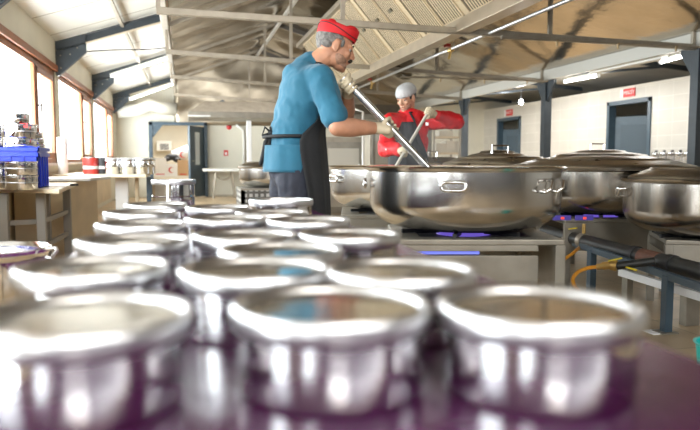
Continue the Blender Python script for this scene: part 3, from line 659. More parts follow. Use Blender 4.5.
pot_lid(P6, c6, .5, c6.z+.01, 'small dark lid farthest back before the tiled wall', .12, False)
P8, c8, z8 = cauldron(597, 161.5, 8.4, 1.05, .33, 'lidded cauldron in front of the nearer tiled wall doorway')
pot_lid(P8, c8, .52, c8.z+.01, 'domed lid with wire handle in front of the nearer doorway', .11, True, radians(10))
P9, c9, z9 = cauldron(430, 163, 9.3, 1.0, .33, 'far cauldron to the right of the man in red')
pot_lid(P9, c9, .5, c9.z+.01, 'dull lid to the right of the man in red', .06, True)
# lid resting on right pot
pot_lid(P3, c3, .50, c3.z+.012, 'flat dull lid lying on the cauldron at the right edge', .03, False)
P7, c7, z7 = cauldron(272, 167, 10.2, 1.0, .30, 'small looking far cauldron behind the blue shirted man')
pot_lid(P7, c7, .5, c7.z+.01, 'lid on the far cauldron behind the blue shirted man', .05, False)

M_flame = mat('gas_flame', (.05, .05, .3), .5, emit=(.25, .16, .9), estr=.6)
def burner(c, z, parent, flame=True):
    b = MB(); b.lathe([(.10, z-.08), (.26, z-.08), (.28, z-.06), (.28, z-.045), (.26, z-.04), (.12, z-.04), (.10, z-.08)], (c.x, c.y, 0), 40)
    g = b.build('burner_ring', M_black, parent, smooth='angle')
    for k in range(6):
        a = 2*pi*k/6; u = Vector((cos(a), sin(a), 0)); MB().bar(Vector((c.x, c.y, z-.012))+u*.10, Vector((c.x, c.y, z-.012))+u*.36, .02, .024).build('pot_support', M_black, parent)
    if flame:
        fl = MB()
        fl.lathe([(.13, z-.038), (.15, z-.034), (.145, z-.012), (.14, z-.008), (.132, z-.02), (.13, z-.038)], (c.x, c.y, 0), 48)
        fl.build('flame', M_flame, g)
rotc = Matrix.Rotation(-YAW, 3, 'Z')
def stove(c, z, wx, wy, label, rot=-YAW, panel=.24, flame=True, slot=True, dz=.0, control=False, shift=(0, 0)):
    """square steel frame on four legs, centred under the cauldron"""
    Rm = Matrix.Rotation(rot, 3, 'Z'); o = Vector((c.x, c.y, 0))+Rm @ Vector((*shift, 0)); zt = z-.02
    t = root('gas_stove', (o.x, o.y, 0), label, 'stove', 'gas stoves under the cauldrons')
    hx, hy = wx/2, wy/2
    tp = MB(); tp.box((-hx, -hy, zt-.03), (hx, -hy+.13, zt), Rm, o); tp.box((-hx, hy-.13, zt-.03), (hx, hy, zt), Rm, o)
    tp.box((-hx, -hy+.13, zt-.03), (-hx+.13, hy-.13, zt), Rm, o); tp.box((hx-.13, -hy+.13, zt-.03), (hx, hy-.13, zt), Rm, o)
    tp.box((-hx+.1, -hy+.1, zt-.075), (hx-.1, hy-.1, zt-.06), Rm, o)
    tp.build('stove_top', M_stove, t, bevel=.006)
    fp = MB(); zb = zt-.03-panel
    if slot:
        fp.box((-hx+.02, -hy, zt-.06), (hx-.13, -hy+.02, zt-.03), Rm, o); fp.box((-hx+.02, -hy, zb), (hx-.13, -hy+.02, zt-.082), Rm, o)
        fp.box((-hx+.02, -hy, zt-.082), (-hx+.08, -hy+.02, zt-.06), Rm, o)
    else: fp.box((-hx+.02, -hy, zb), (hx-.02, -hy+.02, zt-.03), Rm, o)
    fp.build('front_panel', M_stove, t, bevel=.003)
    sd = MB(); sd.box((-hx, -hy+.04, zb), (-hx+.015, hy-.04, zb+.10), Rm, o); sd.box((hx-.015, -hy+.04, zb), (hx, hy-.04, zt-.03), Rm, o); sd.box((-hx+.02, hy-.02, zb), (hx-.02, hy, zt-.03), Rm, o)
    sd.build('side_panel', M_stove, t)
    for (i, j) in ((-1, -1), (1, -1), (1, 1), (-1, 1)):
        p = Rm @ Vector((i*(hx-.02), j*(hy-.02), 0))+o; q2 = MB(); q2.box((-.025, -.025, 0), (.025, .025, zt-.03), Rm, p); q2.build('leg', M_stove, t, bevel=.003)
    if slot: MB().box((-hx+.1, -hy+.03, zt-.078), (-hx+.42, -hy+.032, zt-.064), Rm, o).build('slot_glow', mat('blue_slot_glow', (.1, .12, .5), .5, emit=(.2, .25, 1), estr=1.0), t)
    if control:
        for k in range(2):
            dsp = MB().box((-hx-.10+k*.17, -hy-.012, zt-.012), (-hx+.04+k*.17, -hy, zt+.026), Rm, o).build('control_display', mat('violet_display', (.05, .04, .2), .3, emit=(.16, .12, .7), estr=.3), t, bevel=.003)
            MB().box((-hx-.04+k*.17, -hy-.016, zt-.004), (-hx-.015+k*.17, -hy-.012, zt+.014), Rm, o).build('red_digit', mat('red_led', (.5, .02, .02), .3, emit=(1, .1, .05), estr=1), dsp)
    burner(Vector((c.x, c.y, 0)), z, t, flame)
    return t
stove(c1, z1, .84, .82, 'steel gas stove with a blue lit slot under the open front cauldron', shift=(.02, .0))
stove(c0_, z0_, .84, .82, 'steel gas stove under the bright cauldron behind the blue shirted man', slot=False, flame=False)
stove(c3, z3, .62, .62, 'steel gas stove under the cauldron at the right edge', rot=-YAW-radians(14), slot=False, flame=False, panel=.16)
stove(c2, z2, .8, .8, 'steel gas stove with violet displays under the wide lidded cauldron', slot=False, panel=.22, control=True)
stove(c4, z4, .84, .82, 'steel gas stove under the lidded cauldron behind the open front one', slot=False, flame=False)
stove(c5, z5, .84, .82, 'steel gas stove behind the one with violet displays', slot=False, flame=False)
stove(c6, z6, .84, .82, 'steel gas stove under the farthest lidded cauldron of the right bank', slot=False, flame=False)
stove(c8, z8, .84, .82, 'steel gas stove under the cauldron before the nearer doorway', slot=False, flame=False)
stove(c9, z9, .84, .82, 'steel gas stove under the far cauldron right of the man in red', slot=False, flame=False)
# perforated stand under far cauldron
ps = root('perforated_stand', (c7.x, c7.y, 0), 'pale perforated metal stand under the far cauldron', 'stand')
M_perf = tile_mat('perforated_plate', (.72, .71, .68), (.12, .11, .10), .08, .08, (0, 2), rough=.4, gw=.018, nz=.2)
MB().box((c7.x-.5, c7.y-.45, z7-.34), (c7.x+.5, c7.y-.43, z7-.03)).box((c7.x-.5, c7.y-.43, z7-.34), (c7.x-.48, c7.y+.45, z7-.03)).build('perforated_side', M_perf, ps)
MB().box((c7.x-.5, c7.y-.45, z7-.03), (c7.x+.5, c7.y+.45, z7)).build('stand_top', M_stove, ps)
for (i, j) in ((-1, -1), (1, -1), (1, 1), (-1, 1)): MB().box((c7.x+i*.47-.03, c7.y+j*.42-.03, 0), (c7.x+i*.47+.03, c7.y+j*.42+.03, z7-.03)).build('leg', M_perf, ps)

# gas main and its steel rack at the right
gr = root('pipe_rack', (2.8, 3.9, 0), 'dark blue steel rack carrying the black gas main', 'rack')
A_, B_ = at(574, 243, 5.2), at(712, 291, 3.62)
MB().bar(A_, B_, .035, .045).build('rail', M_bsteel, gr, bevel=.003)
for (px) in (668, 592):
    tt = (px-574)/(712-574); d = 1/((1-tt)/5.2+tt/3.62); q_ = at(px, 243+48*tt, d)
    MB().box((q_.x-.025, q_.y-.025, 0), (q_.x+.025, q_.y+.025, q_.z)).build('leg', M_bsteel, gr, bevel=.003)
    MB().box((q_.x-.06, q_.y-.05, 0), (q_.x+.05, q_.y+.05, .01)).build('base_plate', M_stove, gr)
gm = root('gas_main', at(640, 256, 4.4), 'thick black gas main pipe running toward the right edge', 'pipe')
GA, GB = at(545, 231, 5.7), at(720, 277, 3.75)
MB().tube([GA, GB], .052, 20).build('main_pipe', mat('black_pipe_paint', (.014, .016, .016), .42, noise_s=10, noise_a=.3), gm, smooth='angle')
for tt in (.3, .62, .8): 
    p = GA.lerp(GB, tt); d = (GB-GA).normalized(); MB().tube([p-d*.025, p+d*.025], .06, 20).build('pipe_collar', M_galv if tt < .5 else M_black, gm, smooth='angle')
p = GA.lerp(GB, .70); d = (GB-GA).normalized(); MB().tube([p-d*.09, p+d*.09], .0535, 20).build('rust_band', mat('rusty_primer', (.16, .07, .045), .6, noise_s=20, noise_a=.4), gm)
bp1 = at(655, 259, 4.12); bp0 = at(617, 266, 4.25)
MB().tube([at(655, 261, 4.15), bp0], .025, 14).build('branch_pipe', MAT['black_pipe_paint'], gm, smooth='angle')
vl = MB().tube([bp0, at(611, 265, 4.27)], .034, 12).tube([at(611, 265, 4.27), at(603, 266, 4.3)], .026, 12).tube([at(603, 266, 4.3), at(597, 267, 4.32)], .02, 10).build('brass_valve', MAT['brass'], gm, smooth='angle')
MB().bar(at(608, 261, 4.27), at(622, 258, 4.25), .02, .008).build('valve_lever', mat('yellow_paint', (.7, .55, .02), .4), vl)
MB().bar(at(626, 267, 4.2), at(636, 270, 4.2), .03, .01).build('yellow_tag', MAT['yellow_paint'], gm)
MB().tube([GA.lerp(GB, .3)+Vector((0, 0, .05)), GA.lerp(GB, .3)+Vector((0, 0, .13))], .014, 8).build('upright_cock', MAT['brass'], gm)
MB().bar(at(569, 229, 5.15), at(577, 228, 5.1), .02, .01).build('yellow_lever', MAT['yellow_paint'], gm)
hose = [at(597, 267, 4.32), at(588, 268, 4.3), at(578, 272, 4.25), at(573, 279, 4.2), at(575, 287, 4.15), at(580, 293, 4.1), at(592, 315, 4.1)]
hp = []
for i in range(len(hose)-1):
    p0_ = hose[max(i-1, 0)]; p3_ = hose[min(i+2, len(hose)-1)]; p1_, p2_ = hose[i], hose[i+1]
    for k in range(6):
        t_ = k/6; hp.append(.5*((2*p1_)+(p2_-p0_)*t_+(2*p0_-5*p1_+4*p2_-p3_)*t_*t_+(3*p1_-p0_-3*p2_+p3_)*t_**3))
M_hose = mat('orange_hose', (.75, .32, .03), .4)
MB().tube(hp, .012, 10).build('gas_hose', M_hose, smooth=True, tagv=('orange gas hose hanging from the brass valve to the floor', 'hose'))
MB().tube([at(581, 246, 5.1), at(572, 254, 5.0), at(560, 262, 4.9), at(545, 268, 4.85), at(535, 272, 4.8)], .012, 8).build('gas_hose', M_hose, smooth=True, tagv=('orange gas hose passing behind the front stove leg', 'hose'))
# steel drain / leg fittings beside the front stove
fx = root('water_riser', at(553, 280, 3.9), 'white water riser with a tap elbow beside the front stove leg', 'pipe')
MB().tube([at(553, 290, 3.9), at(553, 266, 3.9)], .018, 10).build('riser', M_wht, fx, smooth='angle')
MB().tube([at(546, 264, 3.9), at(557, 264, 3.9)], .026, 12).build('elbow', M_mirror, fx, smooth='angle')
MB().tube([at(553, 290, 3.9), Vector((at(553, 290, 3.9).x, at(553, 290, 3.9).y, 0))], .018, 10).build('riser', M_wht, fx)
# low second bench of steel legs behind the rack
lb = root('steel_bench', at(655, 290, 4.6), 'low steel bench with broad legs behind the blue rack', 'bench')
qa, qb = at(628, 278, 4.75), at(702, 297, 4.0)
lb.location.z = 0
for (px, pyt, d, w_) in ((628, 266, 4.75, .05), (691, 276, 4.2, .10)):
    p = at(px, pyt, d); MB().box((p.x-w_/2, p.y-.03, 0), (p.x+w_/2, p.y+.03, p.z)).build('leg', M_stove, lb, bevel=.004)
MB().bar(at(620, 272, 4.8), at(712, 300, 3.95), .03, .05).build('lower_rail', M_wht, lb)
p = onp(661, 332, 0, 2)
MB().box((p.x-.09, p.y-.05, 0), (p.x+.02, p.y+.05, .006)).build('paper_scrap', M_wht, tagv=('torn scrap of white paper on the floor by the rack leg', 'paper'))
p = at(702, 356, 2.6)
gb = root('turquoise_bucket', (p.x+.13, p.y, 0), 'turquoise bucket barely showing at the right edge', 'bucket')
MB().lathe([(0, 0), (.10, 0), (.13, .30), (.14, .31), (.128, .31), (.1, .02), (0, .02)], (p.x+.14, p.y, 0), 32).build('bucket_body', mat('turquoise_plastic', (.02, .55, .50), .35), gb, smooth='angle')
MB().tube([(p.x+.14+.135*cos(a), p.y+.02*sin(a), .30+.10*sin(a)) for a in [pi*i/12 for i in range(13)]], .004, 6).build('bail_handle', M_galv, gb)

# ---------------------------------------------------------------- left wall tables
wt = root('laminate_table', (-1.4, 6.2, 0), 'long pale laminate table with grey legs under the left windows', 'table')
zt = .79
fe0, fe1 = onp(-14, 187.5, zt, 2), onp(59, 189.5, zt, 2); bk = onp(77, 182.5, zt, 2)
tp = MB(); tp.prism([(fe0.x, fe0.y, zt-.035), (fe1.x, fe1.y, zt-.035), (bk.x, bk.y, zt-.035), (XL+.03, bk.y+.1, zt-.035), (XL+.03, fe0.y, zt-.035)], (0, 0, .035))
tp.build('tabletop', M_tabletop, wt, bevel=.006)
for (px, d) in ((41, 5.75), (67, 6.9), (3, 5.5), (46, 6.4)):
    p = at(px, 200, d); MB().box((p.x-.035, p.y-.035, 0), (p.x+.035, p.y+.035, zt-.035)).build('leg', mat('grey_brown_leg', (.28, .26, .23), .5), wt, bevel=.003)
for zz_ in (.28, .5): 
    MB().bar(at(3, 200, 5.6).xy.to_3d()+Vector((0, 0, zz_)), at(41, 200, 5.8).xy.to_3d()+Vector((0, 0, zz_)), .03, .04).build('shelf_rail', MAT['grey_brown_leg'], wt)
    MB().bar(at(44, 200, 5.9).xy.to_3d()+Vector((0, 0, zz_)), at(67, 200, 6.9).xy.to_3d()+Vector((0, 0, zz_)), .03, .04).build('shelf_rail', MAT['grey_brown_leg'], wt)
mt = root('pale_counter', (-1.45, 8.5, 0), 'pale stone topped counter beyond the laminate table', 'counter')
ya_ = bk.y+.16; m1, m2 = at(86, 180, ya_*1.0), onp(108, 177, .83, 2)
MB().prism([(XL+.03, ya_, .80), (-.98, ya_, .80), (m2.x, m2.y+.3, .80), (XL+.03, m2.y+.3, .80)], (0, 0, .03)).build('countertop', mat('pale_stone', (.70, .67, .62), .25), mt, bevel=.005)
MB().prism([(XL+.05, ya_+.05, 0), (-1.2, ya_+.05, 0), (m2.x-.15, m2.y+.25, 0), (XL+.05, m2.y+.25, 0)], (0, 0, .80)).build('counter_base', M_clad, mt)
# far serving table with pots
st = root('serving_table', (-1.4, 10.5, 0), 'pale serving table carrying the row of drums before the portal', 'table')
s0, s1, s2 = onp(84, 174.5, .83, 2), onp(146, 174.5, .83, 2), onp(152, 172, .83, 2)
MB().prism([(XL+.05, s0.y+.05, .79), (s1.x, s1.y, .79), (s2.x, s2.y, .79), (XL+.05, s2.y+.3, .79)], (0, 0, .04)).build('tabletop', M_tabletop, st, bevel=.006)
for (px, w_, m_) in ((122, .17, M_wht), (149, .06, M_bsteel), (137, .05, M_clad)):
    p = at(px, 190, s1.y*.98+.25); MB().box((p.x-w_/2, p.y-.05, 0), (p.x+w_/2, p.y+.05, .79)).build('leg', m_, st, bevel=.004)
# drums on the serving table
dp = root('serving_drum', (0, 0, 0), 'steel drum', 'drum', 'steel drums on the serving table')
MB().lathe([(0, 0), (.085, 0), (.09, .01), (.09, .085), (.093, .09), (.09, .095), (.09, .165), (.094, .17), (.09, .178), (0, .178)], n=28).build('drum_body', M_mirror, dp, smooth='angle')
MB().lathe([(0, .178), (.088, .178), (.097, .183), (.097, .198), (.08, .205), (0, .206)], n=28).build('lid', M_band, dp, smooth='angle')
used = [False]; ys = s1.y; nm = ['first from the left', 'second from the left', 'third from the left', 'fourth from the left', 'fifth from the left', 'last on the right']
for k, px in enumerate((113, 121, 128.5, 136, 142.5, 148)):
    q_ = at(px, 172, (ys+.12+.10*(k % 2))*.97); place(dp, used, (q_.x, q_.y, .83), 0, 'steel drum on the serving table, '+nm[k], None, 1.1)
def can(px, y, r, h, z, m_, lab, name='food_can'):
    q_ = at(px, 170, y); t = root(name, (q_.x, q_.y, z), lab, 'can')
    MB().lathe([(0, 0), (r, 0), (r, h), (r*.93, h), (r*.9, h-.008), (0, h-.008)], (q_.x, q_.y, z), 24).build('can_body', m_, t, smooth='angle')
    MB().lathe([(r+.0005, h*.3), (r+.001, h*.3), (r+.001, h*.48), (r+.0005, h*.48)], (q_.x, q_.y, z), 24).build('white_band', M_wht, t)
    MB().lathe([(r-.004, h-.006), (r+.003, h-.004), (r+.003, h+.002), (r-.004, h+.002)], (q_.x, q_.y, z), 24).build('can_rim', M_band, t)
can(91, s1.y*.98+.1, .105, .23, .83, mat('red_can_print', (.60, .05, .04), .3), 'red and white food can on the serving table')
can(102, s1.y*.98+.2, .09, .23, .83, mat('black_can_print', (.05, .05, .055), .3), 'black and red food can on the serving table')
# white paper roll, pink cloth, blackish tool
q_ = onp(62, 163, XL+.16, 0)
rl = root('paper_roll', (q_.x, q_.y, .985), 'tall white paper roll standing by the left windows', 'roll')
MB().lathe([(0, 0), (.062, 0), (.065, .01), (.065, .50), (.06, .505), (.02, .505), (.02, .48), (0, .48)], (XL+.17, q_.y, .825), 24).build('paper', M_wht, rl, smooth='angle')
MB().lathe([(.02, .40), (.022, .40), (.022, .51), (.02, .51)], (XL+.17, q_.y, .825), 12).build('core', mat('card_core', (.5, .4, .3), .7), rl)
q_ = onp(66, 173, .83, 2)
MB().ell((q_.x-.3, q_.y+.3, .862), (.10, .08, .045)).ell((q_.x-.22, q_.y+.22, .85), (.07, .06, .03)).ell((q_.x-.36, q_.y+.3, .85), (.06, .07, .04)).build('pink_cloth', mat('pink_plastic', (.85, .25, .40), .4, bump=.5, bump_s=30), smooth=True, mods=[('REMESH', dict(mode='VOXEL', voxel_size=.012, use_smooth_shade=True))], tagv=('crumpled pink cloth on the pale counter', 'cloth'))
q_ = onp(72, 181.5, .83, 2); q_.z = zt
sc = root('black_grip_tool', (q_.x, q_.y, .79), 'flat steel tool with a black grip lying on the laminate table', 'tool')
MB().bar((q_.x-.02, q_.y, .80), (q_.x+.05, q_.y+.02, .80), .035, .02).build('grip', M_black, sc, bevel=.005)
MB().bar((q_.x-.22, q_.y-.03, .795), (q_.x-.02, q_.y, .799), .06, .008).build('blade', M_band, sc)

# blue crate with steel pots
M_blue = mat('blue_crate_plastic', (.012, .045, .62), .35)
ca, cb_ = at(47.5, 182, 5.95), at(34, 184, 5.62)
cr = root('blue_crate', (ca.x-.3, ca.y, zt), 'bright blue plastic crate full of steel pots on the laminate table', 'crate')
cx1, cy0 = ca.x, cb_.y-.03; cx0 = cx1-.62; cy1 = cy0+.42; ch = .335
bx = MB()
bx.box((cx0, cy0, zt), (cx1, cy0+.012, zt+ch)).box((cx0, cy1-.012, zt), (cx1, cy1, zt+ch)).box((cx0, cy0, zt), (cx0+.012, cy1, zt+ch)).box((cx1-.012, cy0, zt), (cx1, cy1, zt+ch)).box((cx0, cy0, zt), (cx1, cy1, zt+.012))
bx.build('crate_body', M_blue, cr, bevel=.003)
rm = MB()
for zz_ in (zt+ch-.03, zt+ch-.075): rm.box((cx0-.015, cy0-.015, zz_), (cx1+.015, cy0, zz_+.03)).box((cx1, cy0-.015, zz_), (cx1+.015, cy1+.015, zz_+.03)).box((cx0-.015, cy1, zz_), (cx1+.015, cy1+.015, zz_+.03)).box((cx0-.015, cy0, zz_), (cx0, cy1, zz_+.03))
for k in range(7): rm.box((cx0+.03+k*.095, cy0-.012, zt+.01), (cx0+.04+k*.095, cy0, zt+ch-.07))
for k in range(4): rm.box((cx1, cy0+.05+k*.1, zt+.01), (cx1+.012, cy0+.06+k*.1, zt+ch-.07))
rm.build('rim_ribs', M_blue, cr, bevel=.002)
def pan_proto(name, r, h, lab):
    t = root(name, (0, 0, 0), lab, 'pot', None)
    MB().lathe([(0, 0), (r*.93, 0), (r*.97, .01), (r*.97, h-.012), (r*1.03, h-.006), (r*1.03, h), (r*.95, h), (r*.94, .012), (0, .012)], n=40).build('pot_body', M_mirror, t, smooth='angle')
    MB().lathe([(r*.975, h*.47), (r*.99, h*.48), (r*.99, h*.53), (r*.975, h*.54)], n=40).build('bead', M_band, t, smooth='angle')
    return t
pp = pan_proto('steel_pot', .115, .105, 'x'); used = [False]; gpn = 'steel pots around the blue crate'
def atz(px, y, z): p = at(px, 170, y); return (p.x, p.y, z)
zz0 = zt
for (px, d, z, lab, sc_) in ((21, 5.36, zt, 'lower steel pot of the stack standing before the blue crate', 1.06), (21, 5.36, zt+.111, 'upper steel pot of the stack standing before the blue crate', 1.06),
        (-9, 5.38, zt, 'lower steel pot at the left photo edge before the crate', 1.06), (-9, 5.38, zt+.111, 'upper steel pot at the left photo edge before the crate', 1.06),
        (22, 5.83, zt+.17, 'steel pot inside the blue crate, lowest of the central pile', 1.15), (22, 5.83, zt+.292, 'steel pot in the blue crate, second of the central pile from below', 1.15),
        (22, 5.83, zt+.414, 'steel pot second from the top of the pile in the blue crate', 1.15), (20, 5.83, zt+.536, 'small steel pot topmost in the blue crate', .82), 
        (-10, 5.83, zt+.23, 'steel pot at the left in the blue crate', .95), (-9, 5.83, zt+.33, 'steel pot in the left pile of the crate, upper', .95), (-8, 5.83, zt+.43, 'steel pot topmost in the left pile of the crate', .95),
        (40, 5.93, zt+.26, 'narrow steel pot at the right end of the crate', .5), (39, 5.93, zt+.313, 'narrow steel pot second at the right end of the crate', .5), (38, 5.93, zt+.366, 'narrow steel pot third at the right end of the crate', .5), (37, 5.93, zt+.42, 'narrow steel pot topmost at the right end of the crate', .5)):
    o = place(pp, used, atz(px, d, z), random.random(), lab, gpn, sc_)
q_ = at(24, 125.5, 5.70)
lbx = MB().box((q_.x-.03, q_.y-.002, q_.z-.02), (q_.x+.03, q_.y, q_.z+.02)).build('red_sticker', M_red, tagv=('small red and white sticker on the crate pots', 'sticker'))

# ---------------------------------------------------------------- purple table and its pots
TZ = .792
tb = root('purple_table', (.1, 1.4, 0), 'long table in glossy purple cloth carrying the rows of food pots', 'table')
tx0, tx1, ty0, ty1 = -.27, .56, .12, 3.25
cl_m = mat('purple_cloth', (.075, .010, .062), .25, noise_s=4, noise_a=.15, bump=.12, bump_s=9, coat=.12, spec=.35)
MB().box((tx0, ty0, TZ-.03), (tx1, ty1, TZ-.004)).build('tabletop', M_tabletop, tb)
for (x, y) in ((tx0+.06, ty0+.06), (tx1-.06, ty0+.06), (tx0+.06, ty1-.06), (tx1-.06, ty1-.06), (tx0+.06, 1.7), (tx1-.06, 1.7)):
    MB().tube([(x, y, 0), (x, y, TZ-.03)], .02, 10).build('leg', M_galv, tb)
g = MB(); nn = 100; top = []; per = []
for (a, b) in (((tx0, ty0), (tx1, ty0)), ((tx1, ty0), (tx1, ty1)), ((tx1, ty1), (tx0, ty1)), ((tx0, ty1), (tx0, ty0))):
    L_ = max(6, int(math.dist(a, b)/.05))
    for k in range(L_): t = k/L_; per.append((a[0]+(b[0]-a[0])*t, a[1]+(b[1]-a[1])*t, (b[1]-a[1], -(b[0]-a[0]))))
rows = []
for lv, (dz, am) in enumerate(((0, 0), (-.012, .006), (-.1, .018), (-.22, .03))):
    rw = []
    for k, (x, y, n_) in enumerate(per):
        l = math.hypot(*n_) or 1; o_ = am*(1+.6*sin(k*1.3)) if lv > 1 else am; rw.append((x+n_[0]/l*o_, y+n_[1]/l*o_, TZ+dz))
    rows.append(rw)
N_ = len(per); vs = [v for rw in rows for v in rw]; fs = [tuple(range(N_))]
for r0 in range(3):
    for k in range(N_): fs.append((r0*N_+(k+1) % N_, r0*N_+k, (r0+1)*N_+k, (r0+1)*N_+(k+1) % N_))
cl = MB().add(vs, fs).build('tablecloth', cl_m, smooth='angle', mods=[('SOLIDIFY', dict(thickness=.002, offset=1))], tagv=('glossy purple plastic cloth draped over the long table', 'tablecloth'))
M_lidtop = mat('lid_centre_steel', (.74, .73, .71), .10, 1, noise_s=5, noise_a=.06, bump=.03, bump_s=8)
def food_pot(D, h):
    r = D/2; t = root('food_pot', (0, 0, 0), 'x', 'pot', 'lidded steel food pots on the purple table')
    MB().lathe([(0, 0), (r*.84, 0), (r*.90, .004), (r*.925, .012), (r*.93, h*.5), (r*.93, h-.02), (0, h-.02)], n=64).build('pot_body', M_mirror, t, smooth='angle')
    ld_ = MB().lathe([(0, h-.007), (r*.5, h-.0065), (r*.84, h-.006), (r*.89, h-.005), (r*.89, h-.012), (0, h-.012)], n=64).build('lid', M_lidtop, t, smooth='angle')
    MB().lathe([(r*.885, h-.006), (r*.90, h-.002), (r*.93, h+.002), (r*.965, h+.003), (r*.99, h), (r*1.0, h-.006), (r*1.0, h-.012), (r*.985, h-.017), (r*.95, h-.019), (r*.935, h-.022), (r*.885, h-.022), (r*.885, h-.006)], n=64).build('lid_rim', M_band, ld_, smooth='angle')
    return t
fp = food_pot(.20, .086); used = [False]
rowsp = [ # px, py of lid centre, label
 (82, 317, 'front row, nearest pot on the left'), (331, 306, 'front row, nearest pot in the middle'), (538, 307, 'front row, nearest pot on the right'),
 (92, 268, 'second row, left pot'), (255, 270, 'second row, middle pot'), (400, 271, 'second row, right pot under the front stove'),
 (133, 241, 'third row, left pot'), (281, 251, 'third row, middle pot'), (349, 235, 'third row, right pot'),
 (141, 224.5, 'fourth row, left pot'), (245, 236, 'fourth row, middle pot'), (308, 221, 'fifth row, right pot'),
 (141, 213, 'fifth row, left pot'), (226, 219, 'fifth row, middle pot'), (156, 205, 'sixth row, left pot'),
 (219, 208, 'sixth row, middle pot'), (272, 213, 'sixth row, right pot below the cook')]
taken = []
for (px, py, lab) in rowsp:
    q_ = onp(px, py, TZ+.083, 2)
    place(fp, used, (q_.x, q_.y, TZ), random.random()*6, 'lidded steel pot on the purple table, '+lab); taken.append((q_.x, q_.y, px, py))
def stacked(px, py, d, D, h, lab, m=M_mirror):
    c = at(px, py, d); r = D/2; t = root('tall_pot', (c.x, c.y, TZ), lab, 'pot')
    H = c.z-TZ
    MB().lathe([(0, 0), (r*.93, 0), (r*.96, .008), (r*.96, H*.48), (r*.99, H*.5), (r*.96, H*.52), (r*.96, H-.02), (r*.9, H-.02)], (c.x, c.y, TZ), 56).build('pot_body', m, t, smooth='angle')
    MB().lathe([(r*.9, H-.022), (r*1.0, H-.02), (r*1.02, H-.01), (r*1.0, H), (r*.95, H-.002), (r*.92, H-.012), (0, H-.012)], (c.x, c.y, TZ), 56).build('lid', M_band, t, smooth='angle')
stacked(173.5, 179.5, 3.0, .19, .15, 'tall bright steel pot at the far end of the purple table')
stacked(281, 199, 2.3, .215, .15, 'steel pot with a banded lid right in front of the dark trousers')
# pot on the stool left of the table
c = at(-6, 247, 2.3)
so = root('low_stool', (c.x, c.y, 0), 'low tan stool left of the purple table', 'stool')
zs = c.z-.2
MB().box((c.x-.19, c.y-.19, zs-.03), (c.x+.19, c.y+.19, zs)).build('seat', M_clad, so, bevel=.006)
for i in (-1, 1):
    for j in (-1, 1): MB().box((c.x+i*.16-.02, c.y+j*.16-.02, 0), (c.x+i*.16+.02, c.y+j*.16+.02, zs-.03)).build('leg', M_clad, so)
lp = root('stock_pot', (c.x, c.y, zs), 'wide lidded stock pot with a side handle at the left photo edge', 'pot')
r = .178
MB().lathe([(0, 0), (r*.9, 0), (r*.94, .01), (r*.94, .17), (0, .17)], (c.x, c.y, zs), 56).build('pot_body', M_mirror, lp, smooth='angle')
MB().lathe([(0, .196), (r*.4, .194), (r*.82, .188), (r*.88, .19), (r*.95, .2), (r, .196), (r, .185), (r*.95, .175), (r*.94, .165), (r*.9, .165)], (c.x, c.y, zs), 56).build('lid', M_mirror, lp, smooth='angle')
hp_ = at(48, 249, 2.3)
MB().tube([at(46, 249, 2.3), at(56, 248, 2.3), at(57, 251, 2.28), at(51, 258, 2.26), at(46, 257, 2.26)], .006, 8).build('side_handle', M_band, lp)
# strip lamp fitting / white box lying behind the front right pot
q_ = at(567, 286, 3.3)

# ---------------------------------------------------------------- people
M_skin = mat('tanned_skin', (.56, .27, .16), .5, noise_s=18, noise_a=.12, bump=.08, bump_s=60)
M_skin2 = mat('light_tanned_skin', (.60, .33, .21), .5, noise_s=18, noise_a=.1)
M_shirt = mat('teal_blue_cotton', (.022, .15, .24), .8, noise_s=6, noise_a=.12, bump=.5, bump_s=7, sheen=.2)
M_apron = mat('black_apron_cloth', (.018, .019, .021), .75, noise_s=6, noise_a=.2, bump=.4, bump_s=8)
M_trous = mat('dark_navy_cloth', (.030, .034, .050), .8, noise_s=6, noise_a=.2, bump=.5, bump_s=9)
M_redc = mat('red_cloth', (.70, .012, .018), .6, noise_s=6, noise_a=.1, bump=.4, bump_s=10)
M_glove = mat('cream_latex_glove', (.66, .55, .38), .5, noise_s=20, noise_a=.08)
M_hair = mat('grey_black_hair', (.20, .185, .17), .7, noise_s=60, noise_a=.5, bump=.6, bump_s=90)
M_eye = mat('eye_white', (.42, .38, .35), .2); M_iris = mat('dark_iris', (.02, .012, .008), .2); M_mous = mat('black_moustache', (.015, .013, .012), .7)
CT = bpy.data.textures.new('cloth_folds', 'CLOUDS'); CT.noise_scale = .11; CT.noise_depth = 2
CF = lambda v, s, k=.022: RM(v, s)+[('DISPLACE', dict(texture=CT, strength=k, mid_level=.5, texture_coords='GLOBAL'))]
RM = lambda v, s=3: [('REMESH', dict(mode='VOXEL', voxel_size=v, use_smooth_shade=True)), ('SMOOTH', dict(factor=.5, iterations=s))]

